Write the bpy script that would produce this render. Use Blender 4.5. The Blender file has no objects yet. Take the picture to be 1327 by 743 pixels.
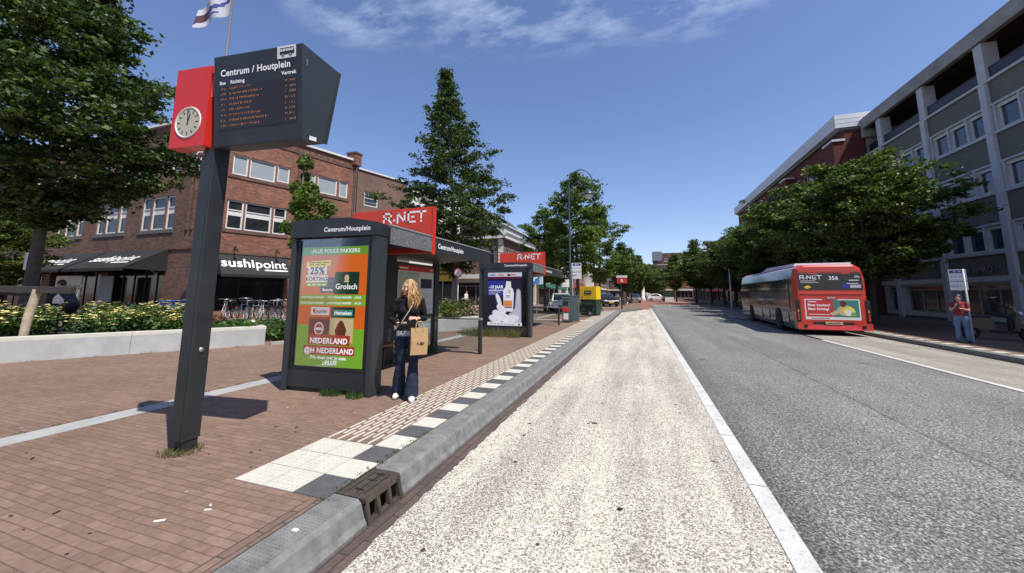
import bpy, math, random
import numpy as np
from mathutils import Vector, Matrix, noise
R = math.radians; PI = math.pi
rng = random.Random(11)
SC = bpy.context.scene; COL = SC.collection

# ------------------------------------------------------------------ camera numbers (street runs along +Y, camera 1.6 m above the road)
F_, P_, CX, HC = 490., 315., 663.5, 1.6
_Y = np.array([832-CX, -(381-P_), F_]); _Y /= np.linalg.norm(_Y)
_q = np.array([-800-CX, -((381+.0035*(-800-832))-P_), F_])
_Z = np.cross(_q, _Y); _Z = _Z if _Z[1] > 0 else -_Z; _Z /= np.linalg.norm(_Z)
_X = np.cross(_Y, _Z); _X = _X if _X[0] > 0 else -_X
RC = np.stack([_X, _Y, _Z])
def G(u, v, z=0.16):
    """ground point seen at a photo pixel"""
    d = RC @ np.array([u-CX, -(v-P_), F_]); t = (z-HC)/d[2]
    return d[0]*t, d[1]*t
def AY(u, v, y):
    d = RC @ np.array([u-CX, -(v-P_), F_]); t = y/d[1]
    return d[0]*t, d[2]*t+HC
def DD(u, dist):
    """point at a horizontal distance along the bearing of photo column u (on the horizon)"""
    d = RC @ np.array([u-CX, -(379-P_), F_]); n = math.hypot(d[0], d[1])
    return d[0]/n*dist, d[1]/n*dist

# ------------------------------------------------------------------ materials
M = {}
def nodes(name):
    m = bpy.data.materials.new(name); m.use_nodes = True
    nt = m.node_tree; b = nt.nodes['Principled BSDF']; M[name] = m
    return m, nt, b
def N(nt, t, **kw):
    n = nt.nodes.new(t)
    for k, v in kw.items():
        if k.startswith('i_'): n.inputs[k[2:].replace('_', ' ')].default_value = v
        else: setattr(n, k, v)
    return n
def L(nt, a, b): nt.links.new(a, b)
def c4(c): return (c[0], c[1], c[2], 1)
def ramp(nt, fac, stops):
    r = nt.nodes.new('ShaderNodeValToRGB'); e = r.color_ramp.elements
    while len(e) < len(stops): e.new(.5)
    for q, (p, c) in zip(e, stops): q.position = p; q.color = c4(c)
    L(nt, fac, r.inputs[0]); return r.outputs[0]
def mixc(nt, fac, a, b, mode='MIX'):
    m = nt.nodes.new('ShaderNodeMix'); m.data_type = 'RGBA'; m.blend_type = mode
    for s, v in ((0, fac), (6, a), (7, b)):
        if hasattr(v, 'links'): L(nt, v, m.inputs[s])
        elif isinstance(v, (int, float)): m.inputs[s].default_value = v
        else: m.inputs[s].default_value = c4(v)
    return m.outputs[2]
def pos(nt):  # object space position: metres that stay with the thing
    return N(nt, 'ShaderNodeTexCoord').outputs['Object']
def ntex(nt, vec, scale, detail=4, rough=.55):
    n = N(nt, 'ShaderNodeTexNoise'); n.inputs['Scale'].default_value = scale
    n.inputs['Detail'].default_value = detail; n.inputs['Roughness'].default_value = rough
    L(nt, vec, n.inputs['Vector']); return n.outputs['Fac']
def bump(nt, b, h, strength=.3, dist=.01):
    n = N(nt, 'ShaderNodeBump'); n.inputs['Strength'].default_value = strength; n.inputs['Distance'].default_value = dist
    L(nt, h, n.inputs['Height']); L(nt, n.outputs[0], b.inputs['Normal'])
def mat(name, col, rough=.6, metal=0., var=.12, scale=3., bmp=0., bscale=40., spec=.5, emit=0., coat=0.):
    m, nt, b = nodes(name)
    b.inputs['Roughness'].default_value = rough; b.inputs['Metallic'].default_value = metal
    b.inputs['Specular IOR Level'].default_value = spec; b.inputs['Coat Weight'].default_value = coat
    b.inputs['Base Color'].default_value = c4(col)
    if var:
        p = pos(nt); f = ntex(nt, p, scale, 5, .65)
        L(nt, ramp(nt, f, [(.3, [x*(1-var) for x in col]), (.7, [min(1, x*(1+var)) for x in col])]), b.inputs['Base Color'])
        if bmp: bump(nt, b, ntex(nt, p, bscale, 3), bmp)
    if emit:
        b.inputs['Emission Color'].default_value = c4(col); b.inputs['Emission Strength'].default_value = emit
    return m
def boxmap(nt):  # (along the wall, height) for walls that follow the object's own axes
    p = pos(nt); s = N(nt, 'ShaderNodeSeparateXYZ'); L(nt, p, s.inputs[0])
    a = N(nt, 'ShaderNodeMath', operation='ADD'); L(nt, s.outputs[0], a.inputs[0]); L(nt, s.outputs[1], a.inputs[1])
    c = N(nt, 'ShaderNodeCombineXYZ'); L(nt, a.outputs[0], c.inputs[0]); L(nt, s.outputs[2], c.inputs[1])
    return c.outputs[0], p
def brickmat(name, c1, c2, mortar, bw=.21, bh=.062, ms=.009, rough=.85, flat=False, var=.35, bstr=.35, big=.5, swap=False, wob=0.):
    m, nt, b = nodes(name); b.inputs['Roughness'].default_value = rough; b.inputs['Specular IOR Level'].default_value = .25
    if flat:
        p = pos(nt); v = p
        if wob:
            nz = N(nt, 'ShaderNodeTexNoise'); nz.inputs['Scale'].default_value = 1.6; nz.inputs['Detail'].default_value = 3; L(nt, p, nz.inputs['Vector'])
            vm = N(nt, 'ShaderNodeVectorMath', operation='MULTIPLY_ADD'); L(nt, nz.outputs['Color'], vm.inputs[0]); vm.inputs[1].default_value = (wob, wob, 0); L(nt, p, vm.inputs[2]); v = vm.outputs[0]
        if swap:
            mp_ = N(nt, 'ShaderNodeMapping'); mp_.inputs['Rotation'].default_value = (0, 0, R(90)); L(nt, v, mp_.inputs['Vector']); v = mp_.outputs[0]
    else: v, p = boxmap(nt)
    t = N(nt, 'ShaderNodeTexBrick'); L(nt, v, t.inputs['Vector'])
    t.inputs['Scale'].default_value = 1; t.inputs['Brick Width'].default_value = bw; t.inputs['Row Height'].default_value = bh
    t.inputs['Mortar Size'].default_value = ms; t.inputs['Mortar Smooth'].default_value = .2; t.inputs['Bias'].default_value = 0
    t.inputs['Color1'].default_value = c4(c1); t.inputs['Color2'].default_value = c4(c2); t.inputs['Mortar'].default_value = c4(mortar)
    f1 = ntex(nt, p, big, 5, .65); f2 = ntex(nt, p, 22, 3, .7)
    col = mixc(nt, 1., t.outputs['Color'], ramp(nt, f1, [(.3, (1-var,)*3), (.7, (1+var*.6,)*3)]), 'MULTIPLY')
    col = mixc(nt, 1., col, ramp(nt, f2, [(.25, (.78,)*3), (.75, (1.2,)*3)]), 'MULTIPLY')
    L(nt, col, b.inputs['Base Color'])
    inv = N(nt, 'ShaderNodeMath', operation='SUBTRACT'); inv.inputs[0].default_value = 1; L(nt, t.outputs['Fac'], inv.inputs[1])
    bump(nt, b, inv.outputs[0], bstr, .006)
    return m
def glass(name, tint=(.9, .95, .95), refl=.08, rough=.02):
    m, nt, b = nodes(name); nt.nodes.remove(b)
    out = nt.nodes['Material Output']; t = N(nt, 'ShaderNodeBsdfTransparent'); t.inputs[0].default_value = c4(tint)
    g = N(nt, 'ShaderNodeBsdfGlossy'); g.inputs['Roughness'].default_value = rough
    lw = N(nt, 'ShaderNodeLayerWeight'); lw.inputs[0].default_value = .35
    a = N(nt, 'ShaderNodeMath', operation='MULTIPLY_ADD'); L(nt, lw.outputs['Fresnel'], a.inputs[0]); a.inputs[1].default_value = .6; a.inputs[2].default_value = refl
    a.use_clamp = True
    mx = N(nt, 'ShaderNodeMixShader'); L(nt, a.outputs[0], mx.inputs[0]); L(nt, t.outputs[0], mx.inputs[1]); L(nt, g.outputs[0], mx.inputs[2])
    L(nt, mx.outputs[0], out.inputs[0]); return m
def leafmat(name, dark, mid, light, trans=.3):
    m, nt, b = nodes(name); out = nt.nodes['Material Output']
    g = N(nt, 'ShaderNodeNewGeometry')
    p = pos(nt); f = ntex(nt, p, .9, 3, .6)
    a = N(nt, 'ShaderNodeMath', operation='MULTIPLY_ADD'); L(nt, g.outputs['Random Per Island'], a.inputs[0]); a.inputs[1].default_value = .65
    s = N(nt, 'ShaderNodeMath', operation='MULTIPLY_ADD'); L(nt, f, s.inputs[0]); s.inputs[1].default_value = .9; s.inputs[2].default_value = -.28
    L(nt, s.outputs[0], a.inputs[2])
    col = ramp(nt, a.outputs[0], [(.1, dark), (.5, mid), (.95, light)])
    L(nt, col, b.inputs['Base Color']); b.inputs['Roughness'].default_value = .5; b.inputs['Specular IOR Level'].default_value = .35
    t = N(nt, 'ShaderNodeBsdfTranslucent'); L(nt, mixc(nt, 1., col, (1.25, 1.5, .5), 'MULTIPLY'), t.inputs[0])
    mx = N(nt, 'ShaderNodeMixShader'); mx.inputs[0].default_value = trans
    L(nt, b.outputs[0], mx.inputs[1]); L(nt, t.outputs[0], mx.inputs[2]); L(nt, mx.outputs[0], out.inputs[0])
    return m

# ------------------------------------------------------------------ mesh builder
_txt = {}
def text_geo(s, size, align, bold):
    k = (s, size, align, bold)
    if k in _txt: return _txt[k]
    cu = bpy.data.curves.new('t', 'FONT'); cu.body = s; cu.size = size; cu.align_x = align; cu.offset = bold; cu.resolution_u = 3; cu.space_character = 1+min(.12, bold/size*2.2)
    o = bpy.data.objects.new('t', cu); COL.objects.link(o)
    me = bpy.data.meshes.new_from_object(o.evaluated_get(bpy.context.evaluated_depsgraph_get()))
    r = ([tuple(v.co) for v in me.vertices], [tuple(p.vertices) for p in me.polygons])
    bpy.data.objects.remove(o); bpy.data.curves.remove(cu); bpy.data.meshes.remove(me)
    _txt[k] = r; return r
class MB:
    def __init__(s): s.v = []; s.f = []; s.m = []; s.sm = []
    def add(s, vs, fs, mi, smooth=False, X=None):
        n = len(s.v)
        s.v += [tuple(X @ Vector(v)) for v in vs] if X is not None else [tuple(v) for v in vs]
        s.f += [tuple(i+n for i in f) for f in fs]; s.m += [mi]*len(fs); s.sm += [smooth]*len(fs)
        return s
    def box(s, x0, x1, y0, y1, z0, z1, mi, X=None):
        v = [(x, y, z) for z in (z0, z1) for x, y in ((x0, y0), (x1, y0), (x1, y1), (x0, y1))]
        return s.add(v, [(3,2,1,0),(4,5,6,7),(0,1,5,4),(1,2,6,5),(2,3,7,6),(3,0,4,7)], mi, False, X)
    def bar(s, a, b, w, h, mi):  # rectangular bar from a to b
        a, b = Vector(a), Vector(b); d = (b-a); l = d.length; q = d.to_track_quat('Y', 'Z').to_matrix().to_4x4()
        return s.box(-w/2, w/2, 0, l, -h/2, h/2, mi, Matrix.Translation(a) @ q)
    def ext(s, pts, vec, mi, smooth=False):
        n = len(pts); vec = Vector(vec); v = [Vector(p) for p in pts]; v += [p+vec for p in v]
        f = [tuple(range(n))[::-1], tuple(range(n, 2*n))]
        s.add(v, f, mi); s.add(v, [(i, (i+1) % n, (i+1) % n+n, i+n) for i in range(n)], mi, smooth); return s
    def quad(s, a, b, c, d, mi): return s.add([a, b, c, d], [(0, 1, 2, 3)], mi)
    def tube(s, path, r, mi, n=8, smooth=True, caps=True, sq=1., up=None):
        P = [Vector(p) for p in path]; m = len(P); rr = r if isinstance(r, (list, tuple)) else [r]*m
        vs = []; u = None
        for i, p in enumerate(P):
            t = (P[min(i+1, m-1)]-P[max(i-1, 0)]).normalized()
            if u is None:
                u = Vector(up) if up else (Vector((0, 0, 1)) if abs(t.z) < .9 else Vector((1, 0, 0)))
            u = (u-t*u.dot(t)); u = u.normalized() if u.length > 1e-6 else t.orthogonal().normalized()
            w = t.cross(u)
            for k in range(n):
                a = 2*PI*k/n; vs.append(p+(w*math.cos(a)+u*math.sin(a)*sq)*rr[i])
        fs = [(i*n+k, i*n+(k+1) % n, (i+1)*n+(k+1) % n, (i+1)*n+k) for i in range(m-1) for k in range(n)]
        s.add(vs, fs, mi, smooth)
        if caps: s.add(vs[:n], [tuple(range(n))[::-1]], mi); s.add(vs[-n:], [tuple(range(n))], mi)
        return s
    def rings(s, rg, mi, n=16, smooth=True, p=2.0):  # horizontal ellipse rings (cx,cy,cz,rx,ry)
        vs = []
        for (cx, cy, cz, rx, ry) in rg:
            for k in range(n):
                a = 2*PI*k/n; ca, sa = math.cos(a), math.sin(a); e = 2/p
                vs.append((cx+rx*math.copysign(abs(ca)**e, ca), cy+ry*math.copysign(abs(sa)**e, sa), cz))
        m = len(rg)
        s.add(vs, [(i*n+k, i*n+(k+1) % n, (i+1)*n+(k+1) % n, (i+1)*n+k) for i in range(m-1) for k in range(n)], mi, smooth)
        s.add(vs[:n], [tuple(range(n))[::-1]], mi); s.add(vs[-n:], [tuple(range(n))], mi); return s
    def lathe(s, prof, c, mi, n=16, X=None, smooth=True):
        vs = [(c[0]+r*math.cos(2*PI*k/n), c[1]+r*math.sin(2*PI*k/n), c[2]+z) for r, z in prof for k in range(n)]; m = len(prof)
        s.add(vs, [(i*n+k, i*n+(k+1) % n, (i+1)*n+(k+1) % n, (i+1)*n+k) for i in range(m-1) for k in range(n)], mi, smooth, X)
        return s
    def ball(s, c, rx, ry, rz, mi, n=12, X=None):
        h = n//2; vs = []
        for i in range(1, h):
            t = PI*i/h
            for k in range(n):
                a = 2*PI*k/n; vs.append((c[0]+rx*math.sin(t)*math.cos(a), c[1]+ry*math.sin(t)*math.sin(a), c[2]+rz*math.cos(t)))
        b = len(vs); vs += [(c[0], c[1], c[2]+rz), (c[0], c[1], c[2]-rz)]
        fs = [(i*n+k, (i+1)*n+k, (i+1)*n+(k+1) % n, i*n+(k+1) % n) for i in range(h-2) for k in range(n)]
        fs += [(b, k, (k+1) % n) for k in range(n)] + [(b+1, (h-2)*n+(k+1) % n, (h-2)*n+k) for k in range(n)]
        return s.add(vs, fs, mi, True, X)
    def torus(s, X, r, rt, mi, n=28, k=6):
        return s.add([((r+rt*math.cos(2*PI*j/k))*math.cos(2*PI*i/n), (r+rt*math.cos(2*PI*j/k))*math.sin(2*PI*i/n), rt*math.sin(2*PI*j/k)) for i in range(n) for j in range(k)],
                     [(i*k+j, ((i+1) % n)*k+j, ((i+1) % n)*k+(j+1) % k, i*k+(j+1) % k) for i in range(n) for j in range(k)], mi, True, X)
    def disc(s, X, r, mi, n=24, rx=None):
        return s.add([(r*math.cos(2*PI*i/n), (rx or r)*math.sin(2*PI*i/n), 0) for i in range(n)], [tuple(range(n))], mi, False, X)
    def text(s, t, size, X, mi, align='CENTER', bold=0., sx=1.):
        v, f = text_geo(t, size, align, bold)
        if sx != 1.: v = [(a*sx, b, c) for a, b, c in v]
        return s.add(v, f, mi, False, X)
    def mesh(s, name):
        me = bpy.data.meshes.new(name); me.from_pydata(s.v, [], s.f)
        ks = list(dict.fromkeys(s.m))
        for k in ks: me.materials.append(M[k])
        ix = {k: i for i, k in enumerate(ks)}
        me.polygons.foreach_set('material_index', [ix[k] for k in s.m]); me.polygons.foreach_set('use_smooth', s.sm)
        me.update(); return me
    def build(s, name, parent=None, loc=(0, 0, 0), rz=0., bev=0.):
        return put(name, s.mesh(name), parent, loc, rz, bev)
def put(name, me, parent=None, loc=(0, 0, 0), rz=0., bev=0.):
    o = bpy.data.objects.new(name, me); COL.objects.link(o); o.location = loc; o.rotation_euler = (0, 0, rz); o.parent = parent
    if bev:
        b = o.modifiers.new('bev', 'BEVEL'); b.width = bev; b.segments = 2; b.limit_method = 'ANGLE'; b.angle_limit = R(40)
    return o
def tag(o, label=None, cat=None, group=None, kind=None):
    if label: o['label'] = label
    if cat: o['category'] = cat
    if group: o['group'] = group
    if kind: o['kind'] = kind
    return o
def thing(name, label, cat, loc=(0, 0, 0), rz=0., group=None, scale=1.):
    o = bpy.data.objects.new(name, None); COL.objects.link(o); o.location = loc; o.rotation_euler = (0, 0, rz); o.scale = (scale,)*3
    o.empty_display_size = .2
    return tag(o, label, cat, group)
def struct(name, mb, loc=(0, 0, 0), rz=0.): return tag(mb.build(name, None, loc, rz), kind='structure')
def dup(root, loc, rz=0., label=None, group=None, scale=None):
    def cp(o, par):
        c = o.copy(); COL.objects.link(c); c.parent = par
        for ch in list(o.children): cp(ch, c)
        return c
    r = cp(root, None); r.location = loc; r.rotation_euler = (0, 0, rz)
    if scale: r.scale = (scale,)*3 if isinstance(scale, (int, float)) else scale
    if label: r['label'] = label
    if group: r['group'] = group
    return r
def flatM(o, d, n):  # frame: local x along d, local y up, local z along outward normal n
    d = Vector(d).normalized(); n = Vector(n).normalized(); u = n.cross(d)
    return Matrix(((d.x, u.x, n.x, o[0]), (d.y, u.y, n.y, o[1]), (d.z, u.z, n.z, o[2]), (0, 0, 0, 1)))
class Flat:  # flat artwork in a plane, layers half a millimetre apart
    def __init__(s, mb, X, dz=.0008): s.mb = mb; s.X = X; s.dz = dz
    def poly(s, pts, k, mi): s.mb.add([(a, b, k*s.dz) for a, b in pts], [tuple(range(len(pts)))], mi, False, s.X)
    def rect(s, a0, a1, b0, b1, k, mi): s.poly([(a0, b0), (a1, b0), (a1, b1), (a0, b1)], k, mi)
    def disc(s, c, rx, ry, k, mi, rot=0., n=24):
        s.poly([(c[0]+rx*math.cos(t)*math.cos(rot)-ry*math.sin(t)*math.sin(rot), c[1]+rx*math.cos(t)*math.sin(rot)+ry*math.sin(t)*math.cos(rot)) for t in (2*PI*i/n for i in range(n))], k, mi)
    def txt(s, t, size, a, b, k, mi, align='CENTER', bold=0., sx=1.):
        s.mb.text(t, size, s.X @ Matrix.Translation((a, b, k*s.dz)), mi, align, bold, sx)
    def line(s, p, q, w, k, mi):
        d = (Vector(q)-Vector(p)); n = Vector((-d.y, d.x)).normalized()*w/2; e = d.normalized()*w/2
        p = Vector(p)-e; q = Vector(q)+e
        s.poly([tuple(p-n), tuple(q-n), tuple(q+n), tuple(p+n)], k, mi)
def rnet(F, a, b, h, k, mi):
    """the R-NET mark: open angular letters with dots, left end at a, base b, letter height h"""
    w = h*.16; L_ = lambda *ps: [F.line((a+x0*h, b+y0*h), (a+x1*h, b+y1*h), w, k, mi) for (x0, y0), (x1, y1) in zip(ps, ps[1:])]
    L_((.08, .6), (.08, .92), (.8, .92), (.8, .5), (.08, .5)); L_((.08, .5), (.08, .08)); L_((.45, .5), (.85, .08))
    L_((1.13, .3), (1.17, .3))
    L_((1.5, .08), (1.5, .92), (2.2, .12), (2.2, .66)); L_((2.2, .9), (2.2, .93))
    L_((3.25, .92), (2.6, .92), (2.6, .08), (3.25, .08)); L_((2.95, .5), (3.1, .5))
    L_((3.45, .92), (4.25, .92)); L_((3.85, .92), (3.85, .4)); L_((3.85, .1), (3.85, .13))
def remeshed(mb, name, vox, parent=None, smooth=4, key=None, folds=0.):
    """weld overlapping solids into one continuous skin"""
    o = mb.build('tmp')
    r = o.modifiers.new('r', 'REMESH'); r.mode = 'VOXEL'; r.voxel_size = vox; r.use_smooth_shade = True
    if smooth:
        s = o.modifiers.new('s', 'SMOOTH'); s.factor = .5; s.iterations = smooth
    if folds:
        tx = bpy.data.textures.get('folds') or bpy.data.textures.new('folds', 'CLOUDS'); tx.noise_scale = .075; tx.noise_depth = 2
        d_ = o.modifiers.new('f', 'DISPLACE'); d_.texture = tx; d_.strength = folds; d_.mid_level = .5; d_.texture_coords = 'GLOBAL'
    bpy.context.view_layer.update()
    me = bpy.data.meshes.new_from_object(o.evaluated_get(bpy.context.evaluated_depsgraph_get()))
    bpy.data.objects.remove(o); me.name = name
    me.materials.clear(); me.materials.append(M[key or mb.m[0]])
    me.polygons.foreach_set('material_index', [0]*len(me.polygons)); me.polygons.foreach_set('use_smooth', [True]*len(me.polygons))
    return put(name, me, parent)
# ------------------------------------------------------------------ light, sky, camera
S_EL = R(60.5); S_AZ = Vector((.88, -.475)).normalized()
SUN = Vector((S_AZ.x*math.cos(S_EL), S_AZ.y*math.cos(S_EL), math.sin(S_EL)))
sd = bpy.data.lights.new('sun', 'SUN'); sd.energy = 4.9; sd.angle = R(.5); sd.color = (1, .955, .88)
so = bpy.data.objects.new('sun', sd); COL.objects.link(so); so.rotation_euler = (-SUN).to_track_quat('-Z', 'Y').to_euler(); so.location = (30, -30, 60)
W = bpy.data.worlds.new('World'); SC.world = W; W.use_nodes = True
nt = W.node_tree; bg = nt.nodes['Background']; bg.inputs[1].default_value = .113
sky = N(nt, 'ShaderNodeTexSky'); sky.sky_type = 'NISHITA'; sky.sun_disc = False
sky.sun_elevation = S_EL; sky.sun_rotation = math.atan2(S_AZ.x, S_AZ.y); sky.air_density = 1.0; sky.dust_density = .5; sky.ozone_density = 2.2
tc = N(nt, 'ShaderNodeTexCoord'); sp = N(nt, 'ShaderNodeSeparateXYZ'); L(nt, tc.outputs['Generated'], sp.inputs[0])
def mth(op, a, b=None):
    n = N(nt, 'ShaderNodeMath', operation=op)
    for i, v in enumerate((a, b)):
        if v is None: continue
        if hasattr(v, 'links'): L(nt, v, n.inputs[i])
        else: n.inputs[i].default_value = v
    return n.outputs[0]
zc = mth('MAXIMUM', sp.outputs[2], .05)
cb = N(nt, 'ShaderNodeCombineXYZ'); L(nt, mth('DIVIDE', sp.outputs[0], zc), cb.inputs[0]); L(nt, mth('DIVIDE', sp.outputs[1], zc), cb.inputs[1])
cmp_ = N(nt, 'ShaderNodeMapping'); cmp_.inputs['Scale'].default_value = (1, 1.7, 1); cmp_.inputs['Rotation'].default_value = (0, 0, R(25)); L(nt, cb.outputs[0], cmp_.inputs['Vector'])
n1 = ntex(nt, cmp_.outputs[0], 5.0, 9, .60)
def blob(cx, cy, rx, ry):
    dx = mth('DIVIDE', mth('SUBTRACT', cb.outputs[0].node.inputs[0].links[0].from_socket, cx), rx)
    dy = mth('DIVIDE', mth('SUBTRACT', cb.outputs[0].node.inputs[1].links[0].from_socket, cy), ry)
    return mth('MAXIMUM', mth('SUBTRACT', 1., mth('ADD', mth('MULTIPLY', dx, dx), mth('MULTIPLY', dy, dy))), 0.)
msk = None
def pl(u, v):
    d = RC @ np.array([u-CX, -(v-P_), F_]); return d[0]/d[2], d[1]/d[2]
for (u, v, rx, ry) in ((640, 15, .42, .3), (760, -5, .5, .35), (480, 10, .35, .25), (900, -10, .35, .3)):
    x, y = pl(u, v); b_ = blob(x, y, rx, ry); msk = b_ if msk is None else mth('MAXIMUM', msk, b_)
cl = mth('MULTIPLY', ramp(nt, n1, [(.44, (0, 0, 0)), (.80, (1, 1, 1))]), msk)
cl = mth('MULTIPLY', cl, .62)
L(nt, mixc(nt, cl, mixc(nt, 1., sky.outputs[0], (1., 1., 1.17), 'MULTIPLY'), (5.6, 6.6, 8.0)), bg.inputs[0])
SC.view_settings.view_transform = 'Standard'; SC.view_settings.look = 'None'; SC.view_settings.gamma = 1; SC.view_settings.exposure = .36
cam = bpy.data.cameras.new('camera'); co = bpy.data.objects.new('camera', cam); COL.objects.link(co); SC.camera = co
cam.sensor_width = 36; cam.sensor_fit = 'HORIZONTAL'; cam.lens = 36*F_/1327; cam.shift_y = -(371.5-P_)/1327; cam.clip_end = 3000; cam.clip_start = .05
rt, up, bk = RC @ np.array([1, 0, 0]), RC @ np.array([0, 1, 0]), RC @ np.array([0, 0, -1])
co.matrix_world = Matrix(((rt[0], up[0], bk[0], 0), (rt[1], up[1], bk[1], 0), (rt[2], up[2], bk[2], HC), (0, 0, 0, 1)))

# ------------------------------------------------------------------ materials of the place
brickmat('paver', (.218, .142, .105), (.172, .111, .082), (.115, .078, .060), .215, .066, .0045, .85, flat=True, var=.17, big=.45, bstr=.2, wob=.03)
brickmat('paver_dark', (.12, .085, .075), (.09, .066, .06), (.05, .042, .037), .3, .068, .006, .85, flat=True, var=.25, swap=True, wob=.015)
brickmat('paver_edge', (.190, .125, .094), (.150, .10, .078), (.07, .052, .042), .235, .1, .006, .85, flat=True, var=.2, swap=True, wob=.01)
brickmat('plateau', (.30, .14, .10), (.24, .11, .085), (.14, .085, .065), .21, .1, .006, .85, flat=True, var=.2)
brickmat('brick_red', (.33, .122, .072), (.165, .062, .042), (.16, .125, .10), .30, .10, .014, var=.25)
brickmat('brick_dark', (.20, .105, .072), (.10, .056, .043), (.115, .092, .076), .30, .10, .014, var=.25)
brickmat('brick_brown', (.19, .085, .055), (.14, .065, .045), (.2, .17, .15), .22, .07, .012, var=.25)
brickmat('brick_office', (.205, .190, .155), (.165, .152, .125), (.14, .13, .108), .4, .06, .012, var=.12)
brickmat('brick_wine', (.15, .035, .028), (.115, .028, .022), (.1, .05, .045), .22, .07, .01, var=.12)
# cream exposed-aggregate bus lane: pale binder, dark pits, worn grey wheel band
m, nt, b = nodes('aggregate'); p = pos(nt)
def mt(op, a, b_=None, c_=None):
    n = N(nt, 'ShaderNodeMath', operation=op)
    for i, v in enumerate((a, b_, c_)):
        if v is None: continue
        if hasattr(v, 'links'): L(nt, v, n.inputs[i])
        else: n.inputs[i].default_value = v
    return n.outputs[0]
def stretched(sc, scale, det=5, rough=.6):
    st = N(nt, 'ShaderNodeMapping'); st.inputs['Scale'].default_value = sc; L(nt, p, st.inputs['Vector']); return ntex(nt, st.outputs[0], scale, det, rough)
for nm_, k_ in (('aggregate', 1.), ('aggregate_grey', .62)):
    if nm_ != 'aggregate': m, nt, b = nodes(nm_); p = pos(nt)
    worn = stretched((1.5, .13, 1), 1.5, 6, .65)
    pits = mt('ADD', ntex(nt, p, 90, 2.5, .6), mt('MULTIPLY', mt('SUBTRACT', worn, .5), .20))
    pm = ramp(nt, pits, [(.44, (1, 1, 1)), (.495, (0, 0, 0))])
    v1 = N(nt, 'ShaderNodeTexVoronoi'); v1.inputs['Scale'].default_value = 95; L(nt, p, v1.inputs['Vector'])
    stone = ramp(nt, v1.outputs['Color'], [(0, tuple(k_*q for q in (.42, .385, .32))), (.5, tuple(k_*q for q in (.575, .535, .455))), (1, tuple(k_*q for q in (.74, .70, .615)))])
    stone = mixc(nt, 1., stone, ramp(nt, worn, [(.36, (.80, .81, .84)), (.60, (1.03, 1.02, .99))]), 'MULTIPLY')
    stone = mixc(nt, 1., stone, ramp(nt, ntex(nt, p, .55, 5, .6), [(.3, (.86,)*3), (.7, (1.1,)*3)]), 'MULTIPLY')
    stone = mixc(nt, 1., stone, ramp(nt, ntex(nt, p, 3.2, 4, .7), [(.26, (.62, .60, .58)), (.40, (1, 1, 1))]), 'MULTIPLY')
    L(nt, mixc(nt, pm, stone, (.165, .142, .115)), b.inputs['Base Color'])
    b.inputs['Roughness'].default_value = .9; b.inputs['Specular IOR Level'].default_value = .2
    inv_ = mt('SUBTRACT', 1., pm); bump(nt, b, inv_, .45, .008)
# worn grey asphalt: fine chippings, lane-long tracks, tar crack, a few drips and darker patches
m, nt, b = nodes('asphalt'); p = pos(nt)
v1 = N(nt, 'ShaderNodeTexVoronoi'); v1.inputs['Scale'].default_value = 72; L(nt, p, v1.inputs['Vector'])
sto = ramp(nt, v1.outputs['Color'], [(0, (.06, .06, .06)), (.5, (.187, .183, .171)), (1, (.48, .47, .44))])
dk = ramp(nt, ntex(nt, p, 48, 4, .75), [(.42, (.42,)*3), (.6, (1.22,)*3)])
trk = ramp(nt, stretched((1.1, .09, 1), 1.1, 6, .62), [(.3, (.76,)*3), (.7, (1.16,)*3)])
col = mixc(nt, 1., mixc(nt, 1., sto, dk, 'MULTIPLY'), trk, 'MULTIPLY')
col = mixc(nt, 1., col, ramp(nt, ntex(nt, p, .5, 6, .6), [(.3, (.85,)*3), (.7, (1.12,)*3)]), 'MULTIPLY')
vd = N(nt, 'ShaderNodeTexVoronoi'); vd.inputs['Scale'].default_value = .55; L(nt, p, vd.inputs['Vector'])
col = mixc(nt, 1., col, ramp(nt, mt('ADD', vd.outputs['Distance'], mt('MULTIPLY', ntex(nt, p, 9, 3), .08)), [(.085, (.55,)*3), (.11, (1, 1, 1))]), 'MULTIPLY')
s = N(nt, 'ShaderNodeSeparateXYZ'); L(nt, p, s.inputs[0])
cr = mt('ABSOLUTE', mt('SUBTRACT', mt('ADD', s.outputs[0], mt('MULTIPLY', ntex(nt, p, .8, 5, .7), .35)), 3.2))
ed_ = mt('ABSOLUTE', mt('SUBTRACT', s.outputs[0], .95))
col = mixc(nt, 1., col, ramp(nt, mt('ADD', ed_, mt('MULTIPLY', ntex(nt, p, 2.2, 4), .35)), [(.2, (.66,)*3), (.5, (1, 1, 1))]), 'MULTIPLY')
L(nt, mixc(nt, mt('MULTIPLY', mt('LESS_THAN', cr, .025), .5), col, (.045, .045, .045)), b.inputs['Base Color'])
b.inputs['Roughness'].default_value = .85; b.inputs['Specular IOR Level'].default_value = .3; bump(nt, b, v1.outputs['Distance'], .3, .006)

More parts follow.
